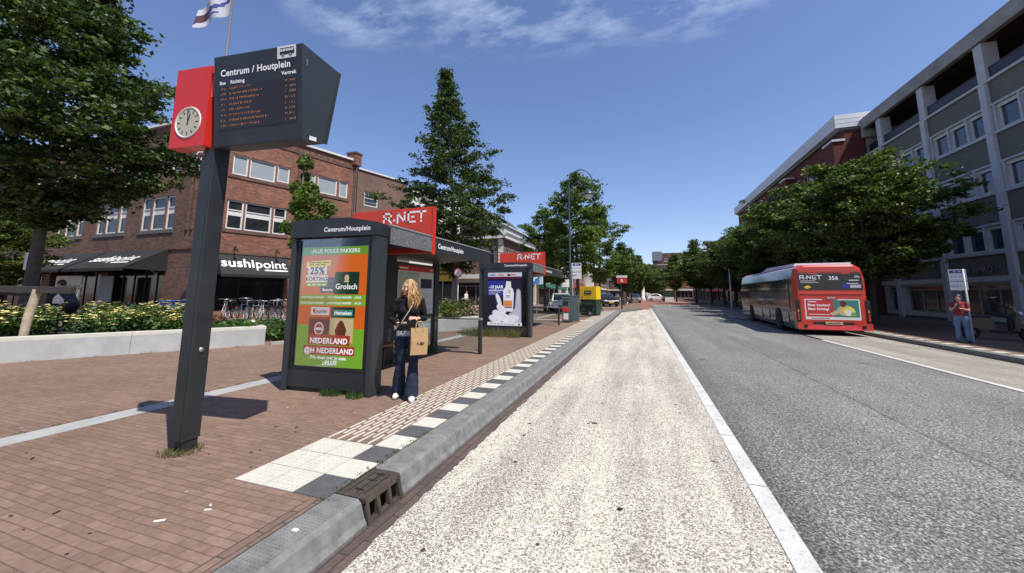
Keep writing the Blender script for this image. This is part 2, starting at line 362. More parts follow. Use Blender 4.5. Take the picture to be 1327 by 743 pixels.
mat('kerb_stone', (.158, .158, .152), .8, var=.32, scale=9, bmp=.25, bscale=120)
mat('kerb_light', (.33, .33, .315), .8, var=.15, scale=6, bmp=.15, bscale=150)
mat('tile_white', (.50, .475, .405), .75, var=.10, scale=14, bmp=.12, bscale=200)
mat('tile_dark', (.075, .076, .078), .8, var=.2, scale=10, bmp=.2, bscale=200)
mat('rib', (.50, .455, .385), .8, var=.15, scale=7)
mat('slab', (.32, .315, .30), .75, var=.12, scale=4, bmp=.12, bscale=120)
m, nt, b = nodes('line_paint'); p = pos(nt); b.inputs['Roughness'].default_value = .7
wr = ramp(nt, ntex(nt, p, 26, 6, .75), [(.34, (0, 0, 0)), (.44, (1, 1, 1))])
pc = ramp(nt, ntex(nt, p, 3, 5), [(.3, (.42, .42, .40)), (.7, (.56, .555, .53))])
L(nt, mixc(nt, wr, (.22, .215, .205), pc), b.inputs['Base Color']); bump(nt, b, wr, .2, .004)
mat('iron', (.075, .058, .045), .65, .3, var=.4, scale=14, bmp=.3, bscale=60)
mat('black_gap', (.008, .008, .008), .9, var=0)
mat('planter_side', (.37, .37, .36), .8, var=.16, scale=2.2, bmp=.12, bscale=80)
mat('planter_cap', (.52, .50, .43), .75, var=.10, scale=3, bmp=.1, bscale=80)
mat('soil', (.05, .038, .028), .95, var=.3, scale=8, bmp=.4)
mat('anthracite', (.028, .032, .035), .45, .2, var=.30, scale=2.2, bmp=.02, bscale=300)
mat('anthracite_light', (.040, .047, .051), .42, .25, var=.12, scale=5, bmp=.02, bscale=300)
mat('black_paint', (.012, .013, .015), .45, var=.2)
mat('black_gloss', (.010, .011, .014), .12, var=0, spec=.6)
mat('red_panel', (.55, .022, .013), .42, var=.05, scale=2, coat=.15)
mat('orange_red', (.60, .046, .018), .45, var=.05, scale=2)
mat('bus_red', (.52, .036, .020), .25, var=.06, scale=1.5, coat=.5)
mat('white', (.66, .66, .65), .5, var=.04)
mat('white_paint', (.60, .595, .57), .55, var=.07, scale=5)
mat('white_text', (.85, .85, .84), .5, var=0)
mat('off_white', (.62, .60, .55), .6, var=.08)
mat('cream', (.55, .50, .41), .75, var=.1, scale=1.5)
mat('led_screen', (.018, .012, .010), .35, var=0)
mat('led', (.34, .13, .055), .5, var=0, emit=.12)
mat('clock_face', (.44, .41, .30), .35, var=.04)
mat('steel', (.42, .43, .44), .35, .85, var=.08)
mat('alu', (.56, .57, .58), .38, .35, var=.06)
mat('galv', (.36, .37, .375), .5, .5, var=.12)
mat('wood_bench', (.22, .09, .035), .45, var=.25, scale=6)
mat('wood_post', (.42, .34, .24), .85, var=.25, scale=9, bmp=.3)
mat('wood_dark', (.035, .030, .026), .85, var=.3, scale=6, bmp=.3)
mat('bark', (.075, .060, .047), .95, var=.35, scale=7, bmp=.6, bscale=18)
mat('bark_light', (.19, .165, .135), .95, var=.35, scale=4, bmp=.4, bscale=18)
glass('shelter_glass', (.86, .90, .89), .03); glass('poster_glass', (.985, .985, .985), -.14)
mat('window_glass', (.022, .026, .032), .06, var=.7, scale=.6, spec=.7)
mat('window_blue', (.045, .065, .09), .08, var=.5, scale=.5, spec=.8)
mat('shop_glass', (.014, .015, .017), .08, var=.5, scale=.7, spec=.5)
mat('blind', (.27, .31, .33), .8, var=.06, scale=1)
mat('curtain', (.60, .59, .55), .9, var=.15, scale=12)
mat('awning_black', (.012, .012, .013), .8, var=.2)
mat('awning_green', (.012, .075, .045), .8, var=.15)
mat('concrete', (.29, .285, .265), .9, var=.28, scale=.8, bmp=.2, bscale=60)
mat('concrete_pale', (.50, .505, .51), .85, var=.1, scale=2, bmp=.1, bscale=60)
mat('plinth', (.10, .095, .09), .85, var=.2)
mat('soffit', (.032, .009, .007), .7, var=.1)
mat('roof_white', (.62, .63, .63), .5, var=.04)
mat('roof_tile', (.060, .058, .060), .8, var=.25, scale=5, bmp=.3)
mat('zinc', (.22, .235, .25), .5, .3, var=.1)
mat('plaster', (.62, .60, .55), .85, var=.08, scale=1)
mat('tyre', (.014, .014, .015), .85, var=.15)
mat('plate_yellow', (.75, .48, .03), .5, var=0)
mat('rubbish', (.72, .70, .66), .8, var=.1)
leafmat('leaf_deep', (.014, .028, .008), (.042, .072, .018), (.140, .180, .056), .24)
leafmat('leaf_mid', (.016, .032, .008), (.060, .096, .017), (.195, .235, .050), .25)
leafmat('leaf_fresh', (.034, .060, .012), (.090, .140, .026), (.20, .26, .06), .32)
leafmat('leaf_bed', (.022, .055, .014), (.055, .11, .026), (.12, .185, .05), .3)
leafmat('leaf_rust', (.05, .03, .016), (.11, .055, .028), (.16, .11, .05), .3)
leafmat('leaf_dry', (.10, .085, .035), (.16, .15, .055), (.26, .24, .11), .3)
mat('blossom', (.66, .58, .22), .8, var=.12, scale=30)
for k, c in dict(p_orange=(.56, .115, .012), p_green=(.17, .36, .028), p_lime=(.26, .42, .05), p_yellow=(.78, .60, .03), p_navy=(.014, .022, .085),
                 p_dkgreen=(.008, .035, .017), p_brown=(.105, .022, .012), p_crate=(.42, .30, .05), p_red=(.36, .035, .018), p_purple=(.12, .01, .055),
                 p_blue=(.03, .035, .24), p_ink=(.016, .016, .035), p_lilac=(.46, .44, .52), p_pale=(.66, .65, .70), p_shade=(.30, .28, .36), p_amber=(.62, .22, .05),
                 p_sky=(.10, .27, .58), p_map=(.40, .47, .40), p_mapred=(.50, .03, .03), p_paper=(.60, .62, .60), p_tan=(.50, .40, .22), p_teal=(.05, .20, .16)).items():
    mat(k, c, .45, var=.05, scale=8)
# poster colours copied with an added glow that brightens them in weak sun
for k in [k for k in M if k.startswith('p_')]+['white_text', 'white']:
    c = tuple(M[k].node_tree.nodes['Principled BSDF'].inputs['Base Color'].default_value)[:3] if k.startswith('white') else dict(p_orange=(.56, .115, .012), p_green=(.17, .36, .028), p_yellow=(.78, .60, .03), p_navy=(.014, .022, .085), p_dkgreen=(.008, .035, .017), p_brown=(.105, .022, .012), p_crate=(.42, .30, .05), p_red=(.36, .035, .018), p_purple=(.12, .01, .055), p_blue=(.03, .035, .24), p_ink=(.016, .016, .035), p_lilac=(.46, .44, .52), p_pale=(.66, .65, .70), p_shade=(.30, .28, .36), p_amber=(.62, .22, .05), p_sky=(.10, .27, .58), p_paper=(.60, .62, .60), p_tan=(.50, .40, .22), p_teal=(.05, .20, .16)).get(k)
    if c: mat('glow_'+k, c, .6, var=0, spec=.12, emit=.34)

# ------------------------------------------------------------------ ground, roads, kerbs
KT = .16
g = MB().quad((-500, -200, -.03), (500, -200, -.03), (500, 900, -.03), (-500, 900, -.03), 'plateau'); struct('ground', g)
XL, XK = -1.86, -2.16     # foot of the kerb, pavement edge
rd = MB().quad((.86, -15, 0), (5.92, -15, 0), (5.92, 60, 0), (.86, 60, 0), 'asphalt'); struct('road', rd)
bl = MB(); bl.add([(.80, -15, .006), (.80, 42.5, .006), (.2, 41, .006)]+[(-1.705+noise.noise((i*.9, 3, 0))*.022+noise.noise((i*.31, 7, 0))*.03, 34.5-i*.055, .006) for i in range(900)], [tuple(range(903))], 'aggregate'); struct('bus_lane', bl)
br = MB().quad((6.06, -15, .004), (8.30, -15, .004), (8.30, 60, .004), (6.06, 60, .004), 'aggregate_grey'); struct('bus_lane', br)
gu = MB(); gu.add([(-1.865, -15, .003), (-1.58, -15, .003), (-1.58, 34.5, .003), (.2, 41, .003), (-.05, 41.3, .003), (-1.865, 34.7, .003)], [(0, 1, 2, 3, 4, 5)], 'paver_dark'); struct('gutter_bricks', gu)
ln = MB(); y = -15.3
while y < 44:
    ln.quad((.78, y, .012), (.925, y, .012), (.925, y+1.19, .012), (.78, y+1.19, .012), 'line_paint'); y += 1.2
ln.quad((5.90, -15, .012), (6.03, -15, .012), (6.03, 16.5, .012), (5.90, 16.5, .012), 'line_paint')
for y in np.arange(30, 58, 4.2): ln.quad((5.90, y, .012), (6.03, y, .012), (6.03, y+2, .012), (5.90, y+2, .012), 'line_paint')
for x in np.arange(1.6, 5.6, .6): ln.add([(x, 57.2, .012), (x+.4, 57.2, .012), (x+.2, 58.6, .012)], [(0, 1, 2)], 'line_paint')
struct('road_markings', ln)
pv = MB(); pts = [(-120, -15), (XK, -15), (XK, 35), (-.3, 42.2), (-.3, 200), (-120, 200)]
pv.ext([(x, y, -.02) for x, y in pts], (0, 0, KT+.02), 'paver'); struct('pavement', pv)
pr = MB(); pr.ext([(x, y, -.02) for x, y in ((8.62, -15), (40, -15), (40, 200), (8.62, 200))], (0, 0, .14), 'paver'); struct('pavement', pr)
# profiled bus-stop kerb in one metre stones, a gap for the drain
def kerb(y0, y1):
    k = MB(); pr_ = [(XK+.004, -.02), (XK+.004, KT+.006), (-1.945, KT+.006), (-1.915, KT-.02), (-1.885, .055), (XL, .02), (XL, -.02)]
    k.ext([(x, y0, z) for x, z in pr_], (0, y1-y0, 0), 'kerb_stone'); return k
kb = MB()
def kadd(y0, y1):
    k = kerb(y0, y1); n = len(kb.v); kb.v += k.v; kb.f += [tuple(i+n for i in f) for f in k.f]; kb.m += k.m; kb.sm += k.sm
y = 2.37
while y > -12: kadd(y-.994, y); y -= 1.0
y = 2.80
while y < 34.5: kadd(y, y+.994); y += 1.0
for i in range(8):
    t0, t1 = i/8, (i+.97)/8; a = (XK+.01+t0*1.86, 35-.2+t0*7.2); c = (XK+.01+t1*1.86, 35-.2+t1*7.2)
    kb.ext([(a[0], a[1], -.02), (c[0], c[1], -.02), (c[0]+.28, c[1]-.02, -.02), (a[0]+.28, a[1]-.02, -.02)], (0, 0, KT+.025), 'kerb_stone')
for y in range(-12, 34):  # nubs of the grip pattern on the near stones
    if y < 3:
        for q in range(40):
            for x in np.arange(XK+.03, -1.96, .028):
                yy = y+.37+q*.025
                if 2.36 > yy > .2: kb.box(x-.006, x+.006, yy-.004, yy+.004, KT+.006, KT+.0085, 'kerb_stone')
struct('kerb', kb)
k2 = MB(); y = -12
while y < 60:
    k2.box(8.33, 8.615, y, y+.99, -.02, .135, 'kerb_stone'); y += 1
struct('kerb', k2)
# tiles and ribbed guidance paving
tl = MB()
def tile(x, y, mi): tl.box(x+.0045, x+.2955, y+.0045, y+.2955, KT-.01, KT+.005, mi)
for i in range(3):
    for j in range(3):
        yy = 2.29+.3*j
        tile(XK-.302-.3*i, yy, ('tile_dark' if j % 2 == 0 else 'tile_white') if i == 0 else 'tile_white')
for j in range(3, 106): tile(XK-.302, 2.29+.3*j, 'tile_dark' if j % 2 == 0 else 'tile_white')
for j in range(0, 90):
    pass
for j in range(3):
    for i in range(1, 3):
        for a in range(6):
            for c in range(6):
                xx, yy = XK-.302-.3*i+.03+a*.048, 2.29+.3*j+.03+c*.048; tl.box(xx-.011, xx+.011, yy-.011, yy+.011, KT, KT+.0085, 'tile_white')
struct('paving_tiles', tl)
t2 = MB()
for j in range(0, 90, 2): t2.box(8.66, 8.94, 4+j*.3, 4.28+j*.3, .11, .125, 'tile_white')
struct('paving_tiles', t2)
tp = MB(); row = 0
for i in range(10):
    x = -3.055+.06*i
    for j in range(100):
        y = 3.2+j*.3+(.15 if i % 2 else 0)
        tp.box(x+.014, x+.038, y, y+.25, KT-.01, KT+.006, 'rib')
struct('tactile_paving', tp)
sl = MB(); y = -12.4
while y < 46:
    if not 20.1 < y < 20.2: sl.box(-6.05, -5.73, y, y+1.19, KT-.01, KT+.004, 'slab')
    y += 1.2
struct('slab_strip', sl)
eg = MB(); eg.box(XK-.105, XK-.004, -12, 2.28, KT-.01, KT+.004, 'paver_edge'); struct('paving_edge', eg)
mo = MB(); mo.box(XK-.006, XK+.006, -12, 34, KT-.01, KT+.0065, 'soil'); mo.box(XK-.113, XK-.1055, -12, 2.28, KT-.01, KT+.0045, 'soil'); mo.box(-6.062, -6.048, -12, 20, KT-.01, KT+.005, 'soil'); struct('paving_joint', mo)
cw = MB()  # pale crossing strip by the second shelter
cw.box(-10, -2.5, 20.6, 21.0, KT-.01, KT+.005, 'tile_white'); struct('crossing_strip', cw)

# cast iron drain set into the kerb
dr = thing('kerb_drain', 'rusty cast iron drain with slots set into the kerb', 'drain', (0, 2.585, 0))
d = MB(); y0, y1 = -.205, .205
d.box(XK+.02, -1.9, y0, y1, KT-.03, KT+.010, 'iron')
for a in (-.205, -.09, .04, .165): d.ext([(-1.9, a, -.015), (-1.9, a, KT-.03), (-1.895, a, KT+.01), (-1.845, a, -.015)], (0, .032, 0), 'iron')
d.ext([(-1.9, y0, KT-.035), (-1.9, y0, KT+.01), (-1.885, y0, KT-.035)], (0, .41, 0), 'iron')
d.box(-1.9, -1.855, y0, y1, -.015, .02, 'iron')
d.build('frame', dr, bev=.003)
d = MB(); d.box(XK+.02, -1.96, y0+.005, y1-.005, -.015, KT-.04, 'black_gap'); d.build('shaft', dr)
d = MB()
for a in (-.12, .02, .12): d.box(-2.06, -1.98, a, a+.018, KT+.0105, KT+.0125, 'black_gap')
for a in (-2.09, -2.02, -1.95): d.box(a, a+.008, -.15, .15, KT+.0105, KT+.0125, 'black_gap')
d.build('lid_slots', dr)
# ------------------------------------------------------------------ departure sign (leaning-face display, clock box, square post)
def tM(x, y, z, d=(1, 0, 0), n=(0, -1, 0)): return flatM((x, y, z), d, n)
sg = thing('departure_sign', 'tall charcoal bus departure sign with red clock box on a square post', 'departure sign', (-3.99, 2.40, KT), R(6))
p = MB(); p.ext([(-.10, .055, .10), (.025, .055, .10), (.025, .22, .10), (-.10, .22, .10)], (.0, .0, 3.62), 'anthracite')
p.box(-.11, -.005, .047, .20, .10, 2.72, 'anthracite'); p.box(-.085, .015, .075, .21, -.03, .11, 'anthracite')
p.build('post', sg, bev=.006)
q = MB(); q.lathe([(0, .012), (.02, .012), (.024, 0)], (0, 0, 0), 'steel', 12, Matrix.Translation((.026, .14, .90)) @ Matrix.Rotation(R(90), 4, 'Y')); q.build('lock_button', sg)
# display: both faces lean out at the top
z0, z1 = 2.855, 3.765; XA, XB = .035, 1.065
prof = lambda x: [(x, .04, z0), (x, -.055, z1), (x, .47, z1+.01), (x, .33, z0+.07)]
d = MB(); d.ext(prof(XA), (XB-XA, 0, 0), 'anthracite_light'); dp = d.build('display', sg, bev=.006)
tf = Vector((0, -.095, z1-z0)).normalized(); X0 = Vector((XA, .04, z0)); H = math.hypot(.095, z1-z0)
nrm = Vector((0, -tf.z, tf.y))
FM = flatM((XA, .04, z0), (1, 0, 0), nrm)
# frame x: along the face, y: up the face
fr = MB(); F = Flat(fr, FM, .001)
W_ = XB-XA
F.rect(.012, W_-.012, .012, H-.012, 2, 'anthracite'); fr.build('face_plate', dp)
sc = MB(); F = Flat(sc, FM, .001); F.rect(.075, W_-.055, .17, .60, 5, 'led_screen')
rl_ = random.Random(5)
for i in range(8):   # amber dot-matrix rows, too fine to read
    yy = .565-i*.0525
    def dash(a, b_):
        while a < b_:
            w1 = rl_.uniform(.006, .016); F.rect(a, a+w1*.7, yy+rl_.choice((0, .006)), yy+rl_.choice((.018, .024)), 7, 'led'); a += w1+rl_.choice((.003, .003, .014))
    dash(.095, .155); dash(.195, .195+rl_.uniform(.22, .46)); dash(W_-.185, W_-.165); dash(W_-.135, W_-.075)
    F.rect(.08, W_-.06, yy-.0135, yy-.0120, 6, 'anthracite_light')
sc.build('screen', dp)
lt = MB(); F = Flat(lt, FM, .001)
F.txt('Centrum / Houtplein',   .092, .085, .705, 5, 'white_text', 'LEFT', .0024, .98)
lt.build('lettering', dp)
for w_t, xx, yy, al in (('Bus', .075, .622, 'LEFT'), ('Richting', .205, .622, 'LEFT'), ('Vertrek', W_-.065, .635, 'RIGHT')):
    lt = MB(); Flat(lt, FM, .001).txt(w_t, .048, xx, yy, 5, 'white_text', al, .0016); lt.build('column_heading', dp)
ic = MB(); F = Flat(ic, FM, .001); bx, by = W_-.275, .792
F.rect(bx, bx+.21, by, by+.12, 5, 'white'); F.rect(bx+.03, bx+.185, by+.035, by+.10, 6, 'black_paint'); F.rect(bx+.185, bx+.192, by+.04, by+.08, 6, 'black_paint')
for i in range(5): F.rect(bx+.037+i*.03, bx+.06+i*.03, by+.066, by+.09, 7, 'white')
for c in (.065, .15): F.disc((bx+c, by+.033), .017, .017, 7, 'black_paint'); F.disc((bx+c, by+.033), .007, .007, 8, 'white')
ic.build('bus_icon', dp)
# tall seam line, label and hinge pins on the side
sd_ = MB()
sd_.ext([(XB+.003, .345, z0+.07), (XB+.003, .32, z0+.07), (XB+.003, .455, z1), (XB+.003, .48, z1)], (.012, 0, 0), 'anthracite')
sd_.quad((XB+.002, .12, z0+.03), (XB+.002, .21, z0+.045), (XB+.002, .21, z0+.085), (XB+.002, .12, z0+.07), 'white')
sd_.quad((XB+.002, .015, z1-.18), (XB+.002, .03, z1-.18), (XB+.002, .025, z1-.12), (XB+.002, .01, z1-.12), 'steel'); sd_.build('side_trim', dp)
# clock box
c0, c1, a0, a1 = 2.87, 3.71, -.465, -.025
cb_ = MB(); cb_.ext([(a0, -.02, c0), (a1, -.02, c0), (a1, -.02, c1), (a0, -.02, c1)], (0, .13, 0), 'red_panel')
cb_.ext([(a1-.002, -.004, c0+.50), (a1+.018, .02, c0+.53), (a1+.022, .02, c1-.01), (a1-.002, -.004, c1-.004)], (0, .16, 0), 'red_panel')
cbx = cb_.build('clock_box', sg, bev=.005)
CM = tM((a0+a1)/2-.005, -.021, c0+.255)
ck = MB(); F = Flat(ck, CM, .001); F.disc((0, 0), .155, .155, 1, 'cream', 0, 40); F.disc((0, 0), .140, .140, 2, 'clock_face', 0, 40)
for i in range(12):
    a = 2*PI*i/12; F.line((.105*math.sin(a), .105*math.cos(a)), (.128*math.sin(a), .128*math.cos(a)), .012, 3, 'black_paint')
ck.build('clock_face', cbx)
hd = MB(); F = Flat(hd, CM, .001)
for a, l, w in ((R(-6), .13, .010), (R(-32+45), .085, .014)): F.line((-.02*math.sin(a), -.02*math.cos(a)), (l*math.sin(a), l*math.cos(a)), w, 5, 'black_paint')
hd.build('clock_hands', cbx)
rg = MB(); rg.torus(CM, .156, .009, 'off_white', 40); rg.build('clock_rim', cbx)

# ------------------------------------------------------------------ bus shelters
def advert_one(F):
    W2, H2 = .59, .885
    F.rect(-W2, W2, -H2, H2, 0, 'p_orange'); F.poly([(-W2, -H2), (W2, -H2), (W2, -.34), (-W2, -.28)], 1, 'p_green')
    F.rect(-W2, W2, H2-.125, H2, 1, 'p_green'); F.txt('::PLUS POULE PAKKERS', .082, 0, H2-.092, 2, 'white_text', 'CENTER', .0032, .98)
    F.poly([(-.51, .57), (-.06, .60), (-.06, .68), (-.50, .665)], 1, 'p_yellow'); [F.rect(-.45+q*.11, -.37+q*.11, .605+.002*q, .622+.002*q, 2, 'p_purple') for q in range(3)]; [F.rect(-.46+q*.13, -.35+q*.13, .640, .655, 2, 'p_purple') for q in range(3)]
    F.poly([(-.47, .46), (-.12, .47), (-.12, .59), (-.47, .58)], 2, 'white'); F.txt('25%', .15, -.295, .475, 3, 'p_purple', 'CENTER', .005)
    F.rect(-.50, -.10, .345, .455, 2, 'white'); F.txt('KORTING', .085, -.30, .37, 3, 'p_purple', 'CENTER', .003)
    F.rect(-.49, -.10, .29, .335, 2, 'p_green'); [F.rect(-.46+q*.09, -.40+q*.09, .302, .318, 3, 'white_text') for q in range(4)]
    F.rect(-.22, .03, .19, .42, 1, 'p_navy'); F.txt('Bavaria', .058, -.09, .215, 3, 'white_text', 'CENTER', .0015)
    F.rect(.03, .46, .17, .50, 3, 'p_dkgreen'); F.txt('Grolsch', .115, .245, .245, 5, 'white_text', 'CENTER', .002)
    F.disc((.245, .41), .04, .05, 5, 'p_tan'); F.rect(.20, .29, .345, .37, 5, 'p_tan')
    for k in range(2):
        F.rect(-W2, W2, .085-k*.085, .16-k*.085, 1, 'p_green'); F.txt('::PLUS POULE PAKKERS    ::PLUS POULE PAKKERS    ::PLUS', .043, -.57+.0*k, .108-k*.085, 2, 'white_text', 'LEFT', .0012, .93)
    F.rect(-.36, -.03, -.14, -.025, 2, 'p_paper'); F.txt('Jupiler', .07, -.165, -.105, 3, 'p_brown', 'CENTER', .002); F.disc((-.30, -.08), .025, .035, 3, 'p_red')
    F.rect(0, .42, -.175, -.02, 2, 'p_dkgreen'); F.rect(.05, .38, -.15, -.06, 3, 'p_teal'); F.txt('Heineken', .075, .215, -.13, 4, 'white_text', 'CENTER', .002)
    F.rect(-.38, -.01, -.52, -.175, 2, 'p_brown'); F.disc((-.195, -.34), .085, .095, 3, 'p_paper'); F.disc((-.195, -.34), .065, .075, 4, 'p_red'); F.rect(-.25, -.14, -.36, -.325, 5, 'white'); F.rect(-.38, -.01, -.205, -.19, 3, 'p_red')
    F.rect(-.01, .41, -.54, -.175, 2, 'p_crate'); F.rect(.0, .40, -.53, -.19, 3, 'p_tan'); F.poly([(.11, -.45), (.27, -.45), (.29, -.35), (.23, -.24), (.19, -.21), (.15, -.24), (.09, -.36)], 4, 'p_brown'); F.rect(.05, .34, -.50, -.455, 4, 'p_dkgreen'); F.txt('Hertog Jan', .045, .195, -.495, 5, 'p_yellow', 'CENTER', .001)
    F.poly([(-.40, -.61), (.36, -.62), (.32, -.56), (.36, -.49), (-.38, -.48), (-.34, -.55)][::1], 2, 'p_red') if False else F.poly([(-.38, -.735+.17), (.36, -.745+.17), (.36, -.60+.17), (-.38, -.59+.17)], 5, 'p_red')
    F.txt('NEDERLAND', .108, -.01, -.55, 6, 'white_text', 'CENTER', .004)
    F.rect(-.45, .45, -.715, -.585, 5, 'p_red'); F.txt('@H NEDERLAND', .105, 0, -.69, 6, 'white_text', 'CENTER', .0035)
    F.txt('We doen met je mee.', .067, .0, -.775, 6, 'white_text', 'CENTER', .0022); F.txt('::PLUS', .088, .03, -.855, 6, 'white_text', 'CENTER', .004)
def advert_two(F):
    W2, H2 = .62, .90
    F.rect(-W2, W2, -H2, H2, 0, 'p_ink'); F.rect(-W2, W2, H2-.14, H2, 1, 'p_pale')
    for x, c in ((-.45, 'p_blue'), (-.12, 'p_amber'), (.3, 'p_amber')): F.rect(x-.12, x+.1, H2-.105, H2-.06, 2, c if x > -.3 else 'p_sky')
    F.rect(.1, .2, H2-.12, H2-.05, 2, 'p_dkgreen')
    F.rect(-W2, W2, H2-.21, H2-.145, 1, 'p_purple'); F.rect(-W2, 0, .12, .62, 1, 'p_blue')
    F.txt('-10 JAAR', .15, -.58, .36, 3, 'white_text', 'LEFT', .004, .88); F.rect(-.58, -.06, .28, .31, 3, 'p_pale'); F.rect(-.58, -.14, .22, .245, 3, 'p_lilac'); F.rect(-.58, -.3, .16, .18, 3, 'p_lilac')
    # pale rubbery hand closing round a white bottle
    F.poly([(.10, -.80), (.60, -.80), (.60, -.1), (.575, .27), (.50, .36), (.42, .30), (.36, -.3), (.1, -.55)], 2, 'p_shade')
    F.poly([(.16, -.80), (.58, -.80), (.575, -.1), (.55, .25), (.50, .33), (.45, .28), (.40, -.3), (.2, -.55)], 3, 'p_lilac')
    F.poly([(-.02, -.42), (.30, -.42), (.34, .18), (.30, .34), (.21, .42), (.21, .60), (.05, .60), (.05, .42), (-.06, .30)], 4, 'p_pale')
    F.poly([(.03, .42), (.24, .42), (.22, .60), (.06, .60)], 5, 'white'); F.rect(-.02, .27, -.25, -.05, 5, 'p_amber'); F.rect(-.02, .27, -.30, -.26, 5, 'p_brown'); F.disc((.17, .25), .045, .06, 5, 'p_tan'); F.rect(.04, .2, .09, .12, 5, 'p_teal'); F.rect(.05, .17, .05, .065, 5, 'p_teal')
    for (x, y_, rx, ry, ro) in ((-.22, -.05, .07, .25, R(20)), (-.12, -.34, .11, .20, R(50)), (-.28, -.52, .12, .18, R(60)), (-.34, -.68, .12, .24, R(75)), (-.05, -.62, .25, .14, R(-25)), (.22, -.68, .3, .14, R(10))):
        F.disc((x, y_), rx*1.08, ry*1.06, 5, 'p_shade', ro); F.disc((x+.012, y_+.012), rx, ry, 6, 'p_pale', ro); F.disc((x+.025, y_+.03), rx*.55, ry*.6, 7, 'white', ro)
    F.rect(-W2, W2, -H2, -H2+.12, 8, 'white'); [F.rect(-.52+q*.13, -.43+q*.13, -H2+.05, -H2+.068, 9, 'p_ink') for q in range(7)]; F.disc((.52, -H2+.06), .035, .035, 9, 'p_ink')
def shelter(label, loc, rz_panel, boardy, roof_end, art, pw, tall):
    root = thing('bus_shelter', label, 'bus shelter', loc, 0)
    # origin: front right foot of the advert case; roof edge runs along +Y at x = 0
    cs = MB(); h = 2.28
    XX = Matrix.Rotation(rz_panel, 4, 'Z')
    for x in (-pw, -.085): cs.box(x, x+.085, 0, .26, -.01, h, 'anthracite_light', XX)
    cs.box(-pw+.086, -.086, .03, .24, .06, .30, 'anthracite', XX); cs.box(-pw+.1, -.1, .05, .22, -.02, .06, 'black_paint', XX)
    cs.box(-pw+.086, -.086, .055, .24, .30, h, 'black_gloss', XX)
    case = cs.build('advert_case', root, bev=.004)
    hdm = MB(); hdm.ext([(-pw-.0, -.03, h+.003), (.01, -.03, h+.003), (.01, -.03, h+.19), (-.25, -.03, h+.235 if tall else h+.2), (-.52, -.03, h+.28 if tall else h+.21), (-pw, -.03, h+.27 if tall else h+.21)], (0, .30, 0), 'anthracite', False)
    hdm.v = [tuple(XX @ Vector(v)) for v in hdm.v]
    hdr = hdm.build('header', root, bev=.004)
    t = MB(); t.text('Centrum/Houtplein', .098, XX @ tM(-.10, -.0325, h+.075), 'white_text', 'RIGHT', .002); t.build('lettering', hdr)
    ap = MB(); F = Flat(ap, XX @ tM(-pw/2, .0535, 1.25), .0006); art(F); ap.m = ['glow_'+q if 'glow_'+q in M else q for q in ap.m]; ap.build('poster', case)
    if tall:
        t = MB(); t.text('JCDecaux', .045, XX @ tM(-pw/2+.02, .053, 2.275-.03), 'galv'); t.build('maker_lettering', case)
    gl = MB(); gl.box(-pw+.09, -.09, .045, .049, .31, h-.02, 'poster_glass', XX); gl.build('glass_pane', case)
    fb = MB()
    for a in (-pw+.088, -.15): fb.box(a, a+.062, .034, .044, .31, h-.03, 'black_paint', XX)
    fb.box(-pw+.151, -.151, .034, .044, .305, .36, 'black_paint', XX); fb.build('inner_frame', case)
    # roof: sloping perforated edge up to the board, then a lettered fascia
    rf = MB(); e = roof_end; dpt = -1.62
    rf.ext([(.0, .2, 2.43), (.0, .2, 2.30), (dpt, .2, 2.20), (dpt, .2, 2.28)], (0, e-.2, 0), 'anthracite')
    roof = rf.build('roof', root, bev=.004)
    fs = MB(); fs.ext([(.03, boardy+.07, 2.455), (.03, boardy+.07, 2.18), (.0, boardy+.07, 2.16), (.0, boardy+.07, 2.455)], (0, e-boardy-.07, 0), 'anthracite')
    fs.ext([(.03, .27, 2.455), (.03, .27, 2.18), (.012, .27, 2.18), (.012, .27, 2.455)], (0, boardy-.31, 0), 'mesh_panel')
    fs.box(.0, .04, .25, e, 2.457, 2.48, 'galv')
    for yy in (boardy+.1+(e-boardy)*.42,): fs.box(.028, .034, yy, yy+.015, 2.18, 2.455, 'black_paint')
    fas = fs.build('fascia', root)
    t = MB(); t.text('Centrum/Houtplein', .13, flatM((.0325, boardy+.17, 2.275), (0, 1, 0), (1, 0, 0)), 'white_text', 'LEFT', .002); t.build('lettering', fas)
    # red board standing through the roof
    bd = MB(); bd.box(-1.80, .02, boardy-.04, boardy+.04, 2.17, 3.03, 'orange_red'); bd.box(.021, .045, boardy-.05, boardy+.05, 2.14, 3.035, 'red_panel')
    board = bd.build('brand_board', root, bev=.003)
    t = MB(); rnet(Flat(t, tM(0, boardy-.041, 0), .001), -1.07, 2.75, .22, 1, 'white_text'); t.build('lettering', board)
    # posts, back glass, timetable, bench, end rail
    bx = -1.40
    for yy, ln_ in ((1.95, .42), (e-.30, .20)):
        ps = MB(); ps.box(bx-.05, bx+.05, yy, yy+ln_, -.01, 2.22, 'anthracite'); ps.build('post', root, bev=.004)
    g = MB(); g.box(bx-.006, bx+.006, .40, 1.93, .14, 2.12, 'shelter_glass'); g.box(bx-.006, bx+.006, 2.39, e-.32, .14, .86, 'shelter_glass'); g.build('back_glass', root)
    for (ya, yb, za) in ((.40, 1.93, .10), (.40, 1.93, 2.125), (2.39, e-.32, .10)): rl = MB(); rl.box(bx-.02, bx+.02, ya, yb, za, za+.035, 'anthracite'); rl.build('glass_rail', root)
    tt = MB(); tt.box(bx-.03, bx+.03, 2.40, e-.32, .88, 2.12, 'anthracite_light'); tcase = tt.build('timetable_case', root, bev=.004)
    mp = MB(); w = e-.32-2.40; F = Flat(mp, flatM((bx+.031, 2.40+w/2, 1.5), (0, 1, 0), (1, 0, 0)), .001)
